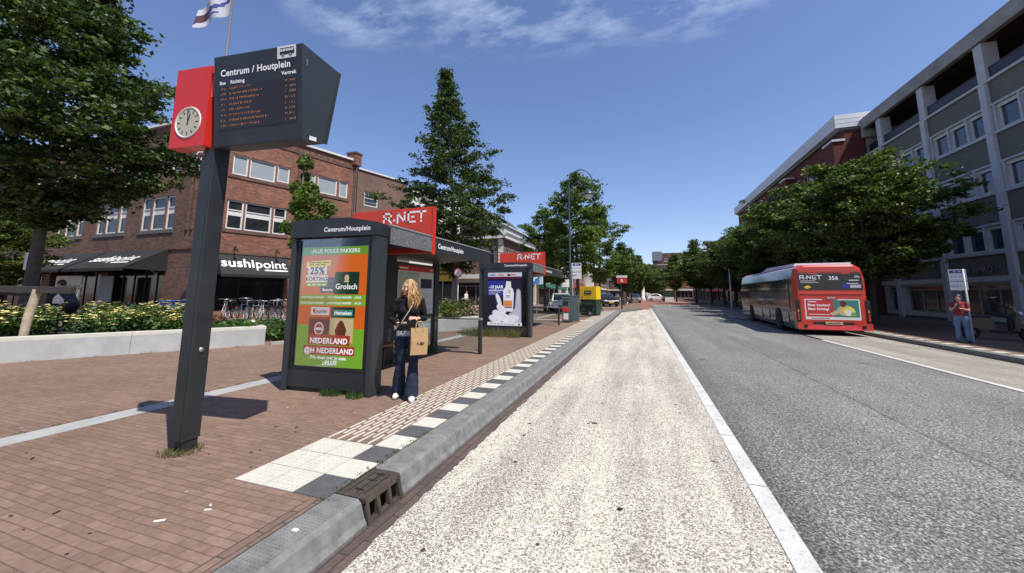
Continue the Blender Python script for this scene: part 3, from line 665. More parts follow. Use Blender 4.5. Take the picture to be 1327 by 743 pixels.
    F.rect(-w/2+.05, w/2-.05, -.56, .56, 1, 'p_paper'); F.rect(-w/2+.05, w/2-.05, .44, .56, 2, 'p_mapred'); F.rect(-w/2+.09, -w/2+.42, .487, .512, 3, 'white_text'); F.rect(w/2-.22, w/2-.1, .487, .512, 3, 'white_text'); F.rect(-w/2+.07, .08, -.2, .42, 2, 'p_map')
    r2 = random.Random(3)
    for i in range(16):
        a = (r2.uniform(-w/2+.1, .05), r2.uniform(-.18, .4)); b_ = (max(-w/2+.09, min(.06, a[0]+r2.uniform(-.3, .3))), max(-.18, min(.4, a[1]+r2.uniform(-.3, .3))))
        F.line(a, b_, .008, 3, r2.choice(['p_sky', 'p_mapred', 'p_yellow', 'p_green', 'white']))
    F.rect(.16, w/2-.12, .05, .28, 2, 'p_ink')
    for i in range(3): 
        F.rect(.10, w/2-.08, -.52+i*.16, -.40+i*.16, 2, 'white')
        for j in range(6): F.rect(.12, w/2-.10, -.51+i*.16+j*.017, -.505+i*.16+j*.017, 3, 'galv')
    for i in range(14): F.rect(-w/2+.09, .02-r2.random()*.2, -.52+i*.02, -.513+i*.02, 3, 'galv')
    mp.build('timetable', tcase)
    bn = MB()
    for k in range(3): bn.box(bx+.10+k*.12, bx+.21+k*.12, .55, 1.93, .44, .475, 'wood_bench')
    bench = bn.build('bench_seat', root, bev=.004)
    b2 = MB()
    for k in range(2): b2.box(bx+.055, bx+.08, .55, 1.93, .62+k*.15, .75+k*.15, 'wood_bench')
    b2.build('bench_back', root, bev=.004)
    for yy in (.75, 1.7): b3 = MB(); b3.bar((bx+.04, yy, .50), (bx+.04, yy, .92), .03, .02, 'anthracite'); b3.box(bx+.04, bx+.44, yy-.015, yy+.015, .39, .438, 'anthracite'); b3.box(bx+.3, bx+.34, yy-.02, yy+.02, -.01, .39, 'anthracite'); b3.build('bench_bracket', root)
    er = MB(); ye = e-.26; er.box(-.14, -.07, ye-.05, ye+.05, -.01, .79, 'anthracite'); er.bar((bx+.05, ye, .82), (-.06, ye, .82), .09, .05, 'galv'); er.build('end_rail', root, bev=.004)
    g = MB(); g.box(bx+.06, -.15, ye-.005, ye+.005, .10, .78, 'shelter_glass'); g.build('end_glass', root); g = MB(); g.box(bx+.06, -.15, ye-.012, ye+.012, .07, .099, 'galv'); g.build('glass_foot', root)
    return root
# perforated metal of the roof edge
m, nt, b = nodes('mesh_panel'); pp = pos(nt); vv = N(nt, 'ShaderNodeTexVoronoi'); vv.inputs['Scale'].default_value = 45; L(nt, pp, vv.inputs['Vector'])
L(nt, ramp(nt, vv.outputs['Distance'], [(.28, (.02, .022, .022)), (.45, (.17, .18, .18))]), b.inputs['Base Color']); b.inputs['Roughness'].default_value = .6; b.inputs['Metallic'].default_value = .2
s1 = shelter('dark bus shelter with orange supermarket poster and red board, nearest the departure sign', (-3.62, 4.53, KT), R(3.4), 1.52, 4.30, advert_one, 1.54, True)
s2 = shelter('farther dark bus shelter with a white hand and bottle poster', (-3.52, 12.22, KT), R(0), 1.9, 5.3, advert_two, 1.86, False)

# ------------------------------------------------------------------ planters and beds
def wall_line(mb, pts, t, z0, z1, mi, seg=None):
    for (a, b_) in zip(pts, pts[1:]):
        a, b_ = Vector(a), Vector(b_); d = (b_-a); l = d.length; d.normalize(); n = Vector((-d.y, d.x))
        k = max(1, round(l/(seg or l)))
        for i in range(k):
            p0 = a+d*(l*i/k+(.003 if i else 0)); p1 = a+d*(l*(i+1)/k)
            mb.ext([(p0.x, p0.y, z0), (p1.x, p1.y, z0), (p1.x+n.x*t, p1.y+n.y*t, z0), (p0.x+n.x*t, p0.y+n.y*t, z0)], (0, 0, z1-z0), mi)
PA, PB = Vector((-15.6, -1.10)), Vector((-9.99, 8.0)); pd = (PB-PA).normalized(); pn = Vector((-pd.y, pd.x))
PC = PB+pn*3.4
pw_ = thing('planter_wall', 'low pale concrete planter wall with cream coping around yellow flowers', 'planter', (0, 0, 0))
w = MB(); wall_line(w, [PA, PB], .30, -.01+KT, .50+KT-.075, 'planter_side', 2.6); wall_line(w, [PB+pn*.303, PC], .28, KT-.01, .50+KT-.075, 'planter_side', 1.6); w.build('wall', pw_, bev=.006)
w = MB(); wall_line(w, [PA, PB+pd*.01], .33, .50+KT-.073, .50+KT, 'planter_cap', 2.6); wall_line(w, [PB+pn*.333, PC], .3, .50+KT-.073, .50+KT, 'planter_cap', 1.6); w.build('coping', pw_, bev=.006)
e = MB(); q = [PA+pn*.32, PB+pn*.32, PC, PA+pn*3.4]; e.add([(v.x, v.y, KT+.36) for v in q], [(0, 1, 2, 3)], 'soil'); tag(e.build('soil'), kind='structure')
A2, B2, C2, D2 = Vector((-8.9, 10.3)), Vector((-6.38, 14.26)), Vector((-5.0, 12.95)), Vector((-8.2, 17.4))
A2 = Vector((-9.4, 9.6))
pw2 = thing('planter_wall', 'cream concrete planter wall behind the shelters with shrubs on it', 'planter', (0, 0, 0))
w = MB(); B3 = Vector((-6.45, 14.2)); wall_line(w, [Vector((-9.0, 10.2)), B3], .30, KT-.01, KT+.42, 'planter_side', 2.2); wall_line(w, [B3+Vector((-.02, .02)), Vector((-5.6, 17.5))], .30, KT-.01, KT+.42, 'planter_side', 2.2); w.build('wall', pw2, bev=.006)
w = MB(); wall_line(w, [Vector((-9.0, 10.2)), B3], .33, KT+.422, KT+.49, 'planter_cap', 2.2); wall_line(w, [B3, Vector((-5.6, 17.5))], .33, KT+.422, KT+.49, 'planter_cap', 2.2); w.build('coping', pw2, bev=.006)
e = MB(); e.add([(-9.2, 10.6, KT+.33), (-6.75, 14.3, KT+.33), (-5.9, 17.5, KT+.33), (-12, 17.5, KT+.33), (-12.5, 11.5, KT+.33)], [(0, 1, 2, 3, 4)], 'soil'); tag(e.build('soil'), kind='structure')

# ------------------------------------------------------------------ leaves
def leaf_quads(cs, size, r, up=.6, asp=.62, jit=.3):
    """numpy: one folded rhombus of 4 vertices per centre"""
    n = len(cs); a = r.uniform(0, 2*PI, n); nz = r.normal(0, 1, (n, 3)); nz[:, 2] += up*2; nz /= np.linalg.norm(nz, axis=1)[:, None]
    t = np.stack([np.cos(a), np.sin(a), r.uniform(-.7, .3, n)], 1); t -= nz*(t*nz).sum(1)[:, None]; t /= np.linalg.norm(t, axis=1)[:, None]
    b_ = np.cross(nz, t); s = (size*(1+jit*r.normal(0, 1, n)).clip(.5, 1.7))[:, None]
    return np.stack([cs-t*s*.5, cs-b_*s*asp*.5+nz*s*.08, cs+t*s*.5, cs+b_*s*asp*.5+nz*s*.08], 1).reshape(-1, 3)
def leaf_mesh(name, chunks):
    """chunks: list of (verts array of 4n rows, material key)"""
    V = np.concatenate([c for c, _ in chunks]); nq = len(V)//4
    me = bpy.data.meshes.new(name); me.vertices.add(len(V)); me.vertices.foreach_set('co', V.astype('f4').ravel())
    me.loops.add(nq*4); me.loops.foreach_set('vertex_index', np.arange(nq*4, dtype='i4')); me.polygons.add(nq)
    me.polygons.foreach_set('loop_start', np.arange(0, nq*4, 4, dtype='i4'))
    ks = list(dict.fromkeys(k for _, k in chunks))
    for k in ks: me.materials.append(M[k])
    me.polygons.foreach_set('material_index', np.concatenate([np.full(len(c)//4, ks.index(k), 'i4') for c, k in chunks]))
    me.update(calc_edges=True); return me
def poly_pts(poly, n, r):
    P = np.array(poly); lo, hi = P.min(0), P.max(0); out = []
    while sum(map(len, out)) < n:
        q = r.uniform(lo, hi, (n*3, 2)); ins = np.zeros(len(q), bool); j = len(P)-1
        for i in range(len(P)):
            c = ((P[i, 1] > q[:, 1]) != (P[j, 1] > q[:, 1])) & (q[:, 0] < (P[j, 0]-P[i, 0])*(q[:, 1]-P[i, 1])/(P[j, 1]-P[i, 1]+1e-12)+P[i, 0]); ins ^= c; j = i
        out.append(q[ins])
    return np.concatenate(out)[:n]
def bed(name, poly, z, n_clumps, hgt, spread, leaves, size, key, seed, flowers=0, fkey='blossom', dens=1.):
    r = np.random.default_rng(seed); c = poly_pts(poly, n_clumps, r); ch = []; L_ = []; Fl = []; ND = []
    for x, y_ in c:
        h = hgt*r.uniform(.55, 1.15); k = leaves; t = r.uniform(0, 1, k)**.8
        rr = spread*(.35+.65*np.sin(np.clip(t, .05, 1)*PI*.85))*r.uniform(.2, 1, k)**.5; a = r.uniform(0, 2*PI, k)
        L_.append(np.stack([x+rr*np.cos(a), y_+rr*np.sin(a), z+t*h], 1))
        for f in range(flowers):
            a = r.uniform(0, 2*PI); rr = spread*1.15*r.uniform(0, 1)**.5; zz = z+h*r.uniform(.62, 1.16); fx, fy = x+rr*math.cos(a), y_+rr*math.sin(a)
            for _ in range(7):
                Fl.append((fx+r.normal(0, .03), fy+r.normal(0, .03), zz+r.normal(0, .006)))
                if _ < 1: ND.append((fx, fy, zz))
    ch.append((leaf_quads(np.concatenate(L_), size, r, .4, .62, .42), key))
    if Fl: ch.append((leaf_quads(np.array(Fl), .062, r, 3.5, .9), fkey))
    if ND:
        s = []
        for (x, y_, zz) in ND: s += [(x-.004, y_, zz), (x+.004, y_, zz), (x+.006, y_, zz-.25), (x-.006, y_, zz-.25)]
        ch.append((np.array(s), 'leaf_bed'))
    return tag(put(name, leaf_mesh(name, ch)), kind='stuff')
def along(a, b_, u0, u1, n0, n1):
    P = lambda u, n: tuple(PA+pd*u+pn*n)
    return [P(u0, n0), P(u1, n0), P(u1, n1), P(u0, n1)]
LT = (PB-PA).length
for u0_, u1_, nc_, sd_n in ((2, 6.28, 88, 3), (6.95, LT-1.6, 46, 33)): bed('flower_bed', along(0, 0, u0_, u1_, .5, 2.6), KT+.36, nc_, .68, .30, 140, .085, 'leaf_bed', sd_n, 12)
bed('ground_cover', along(0, 0, LT-1.7, LT-.25, .5, 3.1), KT+.36, 24, .20, .36, 150, .10, 'leaf_bed', 4)
bed('ground_cover', along(0, 0, LT-1.5, LT-.9, 1.8, 3.2), KT+.36, 5, .36, .3, 130, .09, 'leaf_rust', 5)
bed('shrubs', along(0, 0, 6.9, LT-2.4, 3.0, 4.0), KT+.2, 7, .85, .45, 200, .11, 'leaf_mid', 6)
hp = [PB+pn*.9+pd*.25, PB+pn*.35+pd*1.6, PB+pn*2.6+pd*2.2, PB+pn*3.2+pd*.3]
bed('ground_cover', [tuple(v) for v in hp], KT, 26, .50, .36, 190, .10, 'leaf_bed', 7)
bed('shrubs', [(-8.9, 11.2), (-7, 14.2), (-6.3, 17), (-10, 17.3), (-11.5, 12)], KT+.33, 46, .72, .5, 170, .11, 'leaf_mid', 8)
bed('shrubs', [(-9.4, 11.2), (-7.3, 14.4), (-7.0, 16.5), (-10, 16.8)], KT+.4, 14, .85, .45, 120, .09, 'leaf_rust', 12)
k3 = MB(); wall_line(k3, [Vector((-9.75, 8.0)), Vector((-9.1, 10.15))], .12, KT-.01, KT+.07, 'kerb_light', 1.); struct('kerb', k3)
# weeds in the joints
def weeds(name, pts, n, h, seed, key='leaf_dry'):
    r = np.random.default_rng(seed); V = []
    for (x, y_, rad) in pts:
        for _ in range(n):
            a = r.uniform(0, 2*PI); q = rad*r.uniform(.2, 1)**.6; bx, by = x+q*math.cos(a), y_+q*math.sin(a)*.8; hh = h*r.uniform(.3, 1); l = r.normal(0, hh*.5, 2); w = .0045
            V += [(bx-w, by, KT), (bx+w, by, KT), (bx+l[0]+w*.4, by+l[1], KT+hh), (bx+l[0]-w*.4, by+l[1], KT+hh)]
    return tag(put(name, leaf_mesh(name, [(np.array(V), key)])), kind='stuff')
weeds('weeds', [(-4.05, 2.46, .15), (-4.0, 2.52, .17)], 170, .05, 1)
weeds('weeds', [(-4.3, 4.46, .10), (-4.2, 4.5, .14), (-3.82, 4.46, .12)], 120, .10, 2, 'leaf_bed')
weeds('weeds', [(-5.2, 12.15, .35), (-4.7, 12.1, .35), (-5.6, 12.2, .4), (-4.1, 12.12, .25)], 260, .32, 3)
weeds('weeds', [(-5.0, 7.3, .25), (-4.95, 8.2, .25)], 110, .35, 4, 'leaf_bed')
weeds('weeds', [(XK-.01, 2.3+.12*i, .05) for i in range(12)], 26, .022, 5, 'leaf_bed')
weeds('weeds', [tuple(PA+pd*u-pn*.03)+(.16,) for u in np.arange(2, LT, .9)], 50, .05, 6, 'leaf_dry')
weeds('weeds', [(-6.07, 1+.25*i, .06) for i in range(16)], 26, .02, 7, 'leaf_bed')
lit = MB()
for i in range(38):
    x, y_ = rng.uniform(-6, -2.3), rng.uniform(.8, 7); a = rng.uniform(0, PI); s = rng.uniform(.004, .012); X = Matrix.Translation((x, y_, KT+.004)) @ Matrix.Rotation(a, 4, 'Z')
    lit.box(-s*1.8, s*1.8, -s*.6, s*.6, 0, .003, rng.choice(['tyre', 'tyre', 'leaf_dry', 'leaf_dry', 'rubbish']), X)
lit.box(-.03, .03, -.008, .008, 0, .004, 'rubbish', Matrix.Translation((-2.95, 1.75, KT+.003)) @ Matrix.Rotation(.6, 4, 'Z'))
lit.box(-.02, .02, -.012, .012, 0, .004, 'rubbish', Matrix.Translation((-2.05, 1.95, KT+.009)))
lit.box(-.05, .05, -.009, .009, .010, .013, 'rubbish', Matrix.Translation((-.72, 2.75, 0)) @ Matrix.Rotation(.4, 4, 'Z'))
lit.box(-.03, .03, -.014, .014, .008, .018, 'leaf_rust', Matrix.Translation((-.62, 5.0, 0)))
for i in range(110):   # trodden gum and drips
    s_ = rng.uniform(.006, .016); lit.disc(Matrix.Translation((rng.uniform(-8, -2.3), rng.uniform(.5, 9), KT+.0045)), s_, rng.choice(['soil', 'kerb_light', 'tile_dark']), 7, s_*rng.uniform(.7, 1.3))
for i in range(60): s_ = rng.uniform(.02, .06); lit.disc(Matrix.Translation((rng.uniform(-1.5, .6), rng.uniform(1.5, 12), .0075)), s_*.4, rng.choice(['soil', 'tile_dark']), 7, s_*.4)
tag(lit.build('litter'), kind='stuff')
# ------------------------------------------------------------------ trees
def crown_pts(seed, H, prof, nb, twigs, per, spread, inner=.25, rise=.25, droop=0.):
    """branches leave the stem all the way up; leaf sprays sit along their outer part"""
    r = np.random.default_rng(seed); pts = []; br = []
    for i in range(nb):
        t = ((i+r.uniform(0, 1))/nb)**1.15; az = i*2.399+r.normal(0, .35); R_ = prof(t)*(r.uniform(.60, 1.12) if r.uniform() > .16 else r.uniform(1.12, 1.42)); z = t*H
        d = np.array([math.cos(az), math.sin(az)]); dz = rise*R_*(.5+r.uniform(0, .9))-droop*R_
        br.append((z, d, R_, dz))
        for k in range(max(2, int(twigs*(.35+R_/max(.6, prof(.25)))))):
            s = r.uniform(inner, 1)**.75; lat = r.normal(0, .20*R_*(1-.3*s)); p = np.array([*(d*R_*s+np.array([-d[1], d[0]])*lat), z+dz*s+r.normal(0, .12)])
            n = int(per*r.uniform(.5, 1.3)); e = r.normal(0, 1, (n, 3))*np.array([spread, spread, spread*.34])*r.uniform(.7, 1.25)
            pts.append(p+e)
    return np.concatenate(pts), br
def tree_proto(name, seed, H, z0, prof, nb, twigs, per, spread, leaf, key, trunk_r, bark, lean=(0, 0), rise=.25, inner=.25, limbs=True):
    pts, br = crown_pts(seed, H, prof, nb, twigs, per, spread, inner, rise); r = np.random.default_rng(seed+1)
    tt = (pts[:, 2]/H).clip(0, 1.1); pts[:, 0] += lean[0]*tt**1.3; pts[:, 1] += lean[1]*tt**1.3; pts[:, 2] += z0
    root = thing(name, '-', 'tree'); put('crown', leaf_mesh('crown', [(leaf_quads(pts, leaf, r, .55, .6, .42), key)]), root)
    mb = MB(); zt = z0+H*.93; ps = []; rs = []
    for i in range(11):
        q = i/10; z = -.05+(zt+.05)*q; c = max(0, (z-z0)/H); w = .05*math.sin(q*9+seed)
        ps.append((lean[0]*c**1.3+w, lean[1]*c**1.3-w*.6, z)); rs.append(trunk_r*(1-.92*q)*(1.35 if i == 0 else 1)+.008)
    mb.tube(ps, rs, bark, 10)
    if limbs:
        for (z, d, R_, dz) in br[::2 if nb > 60 else 1]:
            c = z/H; b0 = Vector((lean[0]*c**1.3, lean[1]*c**1.3, z0+z-.12)); rr = trunk_r*.32*(1-.75*c)
            mb.tube([b0, b0+Vector((d[0]*R_*.45, d[1]*R_*.45, dz*.4+.05)), b0+Vector((d[0]*R_*.9, d[1]*R_*.9, dz*.9+.1))], [rr, rr*.6, rr*.15], bark, 5, caps=False)
    mb.build('trunk', root); return root
cone = lambda R_, b=.16, e=.95: (lambda t: R_*(min(1, (t/b)**.6) if t < b else max(.07, ((1-t)/(1-b))**e)))
egg = lambda R_: (lambda t: R_*max(.12, math.sin(PI*min(.98, max(.04, t**.8)))**.6))
fan = lambda R_: (lambda t: R_*max(.25, (1-((t-.38)/.64)**2))**.5)
T1 = tree_proto('elm_tree', 21, 11.6, 3.0, cone(3.4, .18, 1.6), 220, 9, 62, .165, .125, 'leaf_deep', .15, 'bark', (.1, -.2), .16)
x, y = DD(38, 16.8); T1.location = (x, y, KT+.3); tag(T1, 'large dark green tree rising behind the yellow flowers, left of the clock sign', 'tree')
T2 = tree_proto('elm_tree', 5, 12.9, 2.35, cone(3.45, .20), 190, 8, 46, .17, .14, 'leaf_deep', .17, 'bark_light', (-1.2, .35), .24)
x, y = DD(589, 22.0); T2.location = (x, y, KT+.2); tag(T2, 'pointed conical dark tree standing behind the first bus shelter', 'tree')
FR = tree_proto('street_tree', 31, 7.4, 2.6, egg(2.2), 76, 8, 42, .19, .15, 'leaf_fresh', .13, 'bark', (.1, 0), .45, .3)
px = lambda u, d: DD(u, d)
x, y = px(748, 27.5); FR.location = (x, y, KT); tag(FR, 'tall fresh green tree behind the curved street lamp', 'tree', 'trees along the left pavement')
fr2 = dup(FR, (*px(706, 31.0), KT), 2.1, 'round green tree in front of the green shop awnings', None, (.78, .78, .84))
fr3 = dup(FR, (*px(778, 34.0), KT), 4.0, 'bright green tree hanging over the yellow and green container', None, .88)
fr3b = dup(FR, (*px(722, 37.0), KT), 5.0, 'green tree behind the white parked car', None, (.9, .9, .85))
DK = tree_proto('street_tree', 41, 6.2, 2.0, cone(2.3, .3), 70, 9, 20, .24, .22, 'leaf_mid', .12, 'bark', (0, 0), .3, .3)
dkl = [(806, 50, .95, 'dark slim tree just past the red stop pillar'), (818, 60, 1.0, 'second dark tree beyond the red stop pillar, before the small dark car'), (829, 72, 1.0, 'dark pointed tree at the far left end of the street'), (812, 84, 1.05, 'far grey-green tree behind the dark pointed trees')]
for i, (u, d, s, lb) in enumerate(dkl):
    if i == 0: DK.location = (*px(u, d), KT); DK.scale = (s,)*3; tag(DK, lb, 'tree', 'trees along the left pavement')
    else: dup(DK, (*px(u, d), KT), i*1.7, lb, None, s)
# right-hand row
BR = tree_proto('lime_tree', 51, 5.7, 2.1, fan(2.85), 115, 10, 58, .19, .145, 'leaf_mid', .17, 'bark', (.2, -.1), .35, .35)
BR2 = tree_proto('lime_tree', 57, 6.4, 2.2, egg(3.2), 105, 10, 46, .2, .16, 'leaf_mid', .17, 'bark', (-.2, .2), .4, .35)
row = [(BR, 10.6, 23.2, 2.3, 1.0, 'broad leafy tree over the red bus, in front of the grey office'), (BR2, 11.0, 30, 1.0, 1.0, 'leafy tree beyond the bus, against the brown building with white roof edge'),
       (BR, 10.6, 37, 2.2, 1.02, 'third tree of the right-hand row counted from the bus'), (BR2, 10.9, 44.5, 3.1, 1.0, 'fourth tree of the right-hand row counted from the bus'), (BR, 10.6, 52, 4.4, 1.0, 'fifth tree of the right-hand row, before the red shop awning'),
       (BR2, 10.9, 60, 5.2, 1.0, 'sixth tree of the right-hand row counted from the bus'), (BR, 10.6, 69, .7, 1.05, 'seventh tree of the right-hand row, near its far end')]
seen = set()
for (P, x, y, rz, s, lb) in row:
    if id(P) not in seen:
        seen.add(id(P)); P.location = (x, y, .12); P.rotation_euler.z = rz; P.scale = (s,)*3; tag(P, lb, 'tree', 'trees along the right pavement')
    else: dup(P, (x, y, .12), rz, lb, None, s)
dup(DK, (8.6, 70, .05), 1.1, 'dark conical tree standing at the end of the right-hand tree row', 'trees along the right pavement', 1.28)
dup(DK, (6.9, 88, .05), 2.7, 'small dark tree beside the far brick house at the crossing', 'trees along the right pavement', 1.22)
FT = tree_proto('park_tree', 61, 7.5, 1.6, fan(4.2), 60, 10, 20, .4, .36, 'leaf_mid', .2, 'bark', (0, 0), .4, .4)
for i, (u, d, s, lb) in enumerate([(835, 120, 1.05, 'round tree at the far end of the street, left of the white column'), (844, 128, 1.1, 'round green tree behind the white column far away'), (851, 112, .8, 'low round tree left of the far pink house'), (822, 135, 1.25, 'farthest round tree above the dark pointed trees')]):
    if i == 0: FT.location = (*px(u, d), 0); tag(FT, lb, 'tree', 'trees at the far end of the street')
    else: dup(FT, (*px(u, d), 0), i*1.3, lb, 'trees at the far end of the street', s)
for (u, d, s, lb) in [(-14, 30, .62, 'bushy tree at the left edge behind the leaning stake'), (14, 56, .9, 'dark leafy tree behind the small sign on a white post')]:
    dup(BR2, (*px(u, d), KT), 2., lb, 'trees left of the sushi restaurant', s)
# cloud-pruned plane tree in front of the brick front
CT = thing('pruned_tree', 'young cloud-pruned tree with leaf tufts before the brick front', 'tree'); x, y = px(381, 17.5); CT.location = (x, y, KT)
r = np.random.default_rng(71); k17 = 17.5*math.cos(math.atan((663-381)/490))/490; pp = []; tufts = []
lat = Vector((RC[0][0], RC[1][0])).normalized()
for (u, v, s) in ((382, 205, 10), (378, 222, 6), (372, 240, 11), (390, 240, 10), (392, 258, 17), (402, 264, 12), (380, 268, 10), (398, 282, 10), (376, 295, 9), (412, 285, 8), (385, 315, 8), (370, 298, 5), (405, 300, 9)):
    du = (u-381-(.01*(377-v)*0))*k17*.95; z = 1.6-KT+(378-v)*k17; dp_ = r.normal(0, .25); c = np.array([lat.x*du, lat.y*du+dp_, z]); tufts.append((c, s*k17))
    n = int(34*s); e = r.normal(0, 1, (n, 3)); e /= np.linalg.norm(e, axis=1)[:, None]; e *= (r.uniform(0, 1, n)**.45)[:, None]*s*k17*1.05; pp.append(c+e)
put('crown', leaf_mesh('crown', [(leaf_quads(np.concatenate(pp), .15, r, .5), 'leaf_fresh')]), CT)
t = MB(); t.tube([(0, 0, -.02), (.03, 0, 2.5), (-.04, .02, 4.5), (.02, 0, 7.3)], [.09, .07, .05, .02], 'bark_light', 8)
for c, s in tufts: t.tube([(0, 0, c[2]-.55), (c[0]*.5, c[1]*.5, c[2]-.35), tuple(c)], [.035, .03, .015], 'bark_light', 5, caps=False)
t.build('trunk', CT)

# ------------------------------------------------------------------ buildings
def facade(mb, o, d, L_, z0, z1, holes, mi, depth=.14, rev=None):
    """wall sheet with real openings; o start point, d direction, outward normal to the right of d"""
    o = Vector(o); d = Vector(d).normalized(); n = Vector((d.y, -d.x))
    P = lambda s, z, q=0: (o.x+d.x*s-n.x*q, o.y+d.y*s-n.y*q, z)
    xs = sorted({0, L_, *[round(h[i], 3) for h in holes for i in (0, 1)]}); zs = sorted({z0, z1, *[round(h[i], 3) for h in holes for i in (2, 3)]})
    for a, b_ in zip(xs, xs[1:]):
        run = None
        for c, e in zip(zs, zs[1:]):
            m_ = ((a+b_)/2, (c+e)/2)
            if any(h[0] < m_[0] < h[1] and h[2] < m_[1] < h[3] for h in holes): continue
            mb.quad(P(a, c), P(b_, c), P(b_, e), P(a, e), mi)
    for (a, b_, c, e) in holes:
        rv = rev or mi
        mb.quad(P(a, c), P(a, c, depth), P(a, e, depth), P(a, e), rv); mb.quad(P(b_, c), P(b_, e), P(b_, e, depth), P(b_, c, depth), rv)
        mb.quad(P(a, c), P(b_, c), P(b_, c, depth), P(a, c, depth), rv); mb.quad(P(a, e), P(a, e, depth), P(b_, e, depth), P(b_, e), rv)
_wc = {}
def window(par, o, d, hole, q=.10, style='sash', name='window', fm='white_paint', gm='window_glass'):
    """frame (part) with its pane (sub-part), set q behind the wall face"""
    a, b_, c, e = hole; w, h = b_-a, e-c; o = Vector(o); d = Vector(d).normalized(); n = Vector((d.y, -d.x))
    k = (round(w, 2), round(h, 2), style, fm, gm)
    if k not in _wc:
        f = MB(); p = MB(); ft = .085 if w > .5 else .06
        if style == 'dark': ft = .05
        f.box(0, ft, 0, .07, 0, h, fm); f.box(w-ft, w, 0, .07, 0, h, fm); f.box(ft, w-ft, 0, .07, 0, ft, fm); f.box(ft, w-ft, 0, .07, h-ft, h, fm)
        if style == 'sash': f.box(ft, w-ft, .005, .075, h*.64, h*.64+.06, fm)
        if style == 'cross': f.box(ft, w-ft, .005, .065, h*.70, h*.70+.05, fm); f.box(w/2-.025, w/2+.025, .006, .064, ft, h*.7, fm)
        if style == 'bars':
            f.box(ft, w-ft, .005, .065, h*.5, h*.5+.05, fm); f.box(ft, w-ft, .02, .05, h*.25, h*.25+.025, fm); f.box(ft, w-ft, .02, .05, h*.75, h*.75+.025, fm)
        if style == 'shop':
            f.box(ft, w-ft, .005, .065, h*.82, h*.82+.06, fm)
            for i in range(1, max(2, int(w/1.0))): f.box(w*i/max(2, int(w/1.0))-.03, w*i/max(2, int(w/1.0))+.03, .006, .064, ft, h*.82, fm)
        if style == 'office': # box head with blind, angled frame
            f.box(0, w, -.05, .0, h-.16, h, 'off_white')
        f.box(-.03, w+.03, -.06, .004, -.06, -.002, fm if style != 'dark' else 'plinth')
        p.quad((ft, .045, ft), (w-ft, .045, ft), (w-ft, .045, h-ft), (ft, .045, h-ft), gm)
        if style in ('blind', 'blindr'): p.quad((ft, .04, ft+h*.0), (w-ft, .04, ft+h*.0), (w-ft, .04, h-ft), (ft, .04, h-ft), 'blind')
        if style == 'sash': p.quad((ft, .04, h*.47), (w-ft, .04, h*.47), (w-ft, .04, h*.63), (ft, .04, h*.63), 'curtain')
        _wc[k] = (f.mesh('window'), p.mesh('pane'))
    fme, pme = _wc[k]; p0 = o+d*a-n*q
    fo = put(name, fme, par, (p0.x, p0.y, c), math.atan2(d.y, d.x)); put('pane', pme, fo); return fo
def shell(mb, pts, z0, z1, mi, skip=(), top=None):
    k = len(pts)
    for i in range(k):
        if i in skip: continue
        a, b_ = pts[i], pts[(i+1) % k]; mb.quad((a[0], a[1], z0), (b_[0], b_[1], z0), (b_[0], b_[1], z1), (a[0], a[1], z1), mi)
    mb.add([(x, y_, z1-.02) for x, y_ in pts], [tuple(range(k))], top or mi)
# --- sushi corner house
SB = thing('brick_corner_house', 'three-storey red brick corner house with black restaurant awnings', 'building', (-22.5, 13.7, 0))
dr2 = Vector((.29, .957)).normalized(); dl = Vector((1, 0)); LL = 24.; ZR = 11.35; LR = 8.95
up_ = [(1.14, 1.92, 8.42, 9.62), (2.0, 3.42, 8.42, 9.62), (3.52, 4.25, 8.55, 9.62), (5.2, 5.93, 8.42, 9.62), (6.06, 7.46, 8.42, 9.62), (7.62, 8.28, 8.42, 9.62)]
lo_ = [(1.08, 1.9, 5.2, 6.9), (1.98, 3.4, 5.2, 6.9), (3.5, 4.25, 5.2, 6.9), (5.2, 5.93, 5.2, 6.9), (6.06, 7.46, 5.2, 6.9), (7.62, 8.28, 5.2, 6.9)]
sh_ = [(.9, 4.5, .55, 3.3), (5.0, 8.4, .55, 3.3)]
lw = []
for c in (3.0, 7.4, 11.8, 16.2, 20.6):
    for (a, b_) in ((-1.35, -.55), (-.45, .75), (.85, 1.6)): lw.append((LL-c+a-1.0, LL-c+b_-1.0, 5.15, 7.1)); lw.append((LL-c+a-1.0, LL-c+b_-1.0, 8.5, 9.95))
ls = [(LL-7.8, LL-2.6, .5, 3.5), (LL-14.0, LL-8.4, .5, 3.5), (LL-21, LL-15, .5, 3.5)]
w = MB(); facade(w, (0, 0), dr2, LR, 3.75, ZR, up_+lo_, 'brick_red'); facade(w, (0, 0), dr2, LR, .0, 3.75, sh_, 'brick_red', .3)
facade(w, (-LL, 0), dl, LL, 3.9, ZR+.1, lw, 'brick_dark'); facade(w, (-LL, 0), dl, LL, .0, 3.9, ls, 'brick_dark', .3)
e_ = dr2*LR; bk = Vector((-dr2.y, dr2.x))
w.quad((e_.x, e_.y, 0), (e_.x+bk.x*9, e_.y+bk.y*9, 0), (e_.x+bk.x*9, e_.y+bk.y*9, ZR), (e_.x, e_.y, ZR), 'brick_red')
w.add([(-LL, .02, ZR-.1), (0, .02, ZR-.1), (e_.x, e_.y, ZR-.1), (e_.x-8, e_.y+1, ZR-.1), (-LL, 9, ZR-.1)], [(0, 1, 2, 3, 4)], 'roof_tile')
for s in (4.72, 8.65, .35):  # brick ribs
    p0 = dr2*s; n = Vector((dr2.y, -dr2.x)); w.ext([(p0.x, p0.y, 3.8), (p0.x+n.x*.06, p0.y+n.y*.06, 3.8), (p0.x+n.x*.06+dr2.x*.12, p0.y+n.y*.06+dr2.y*.12, 3.8), (p0.x+dr2.x*.12, p0.y+dr2.y*.12, 3.8)], (0, 0, ZR-4.4), 'brick_dark')
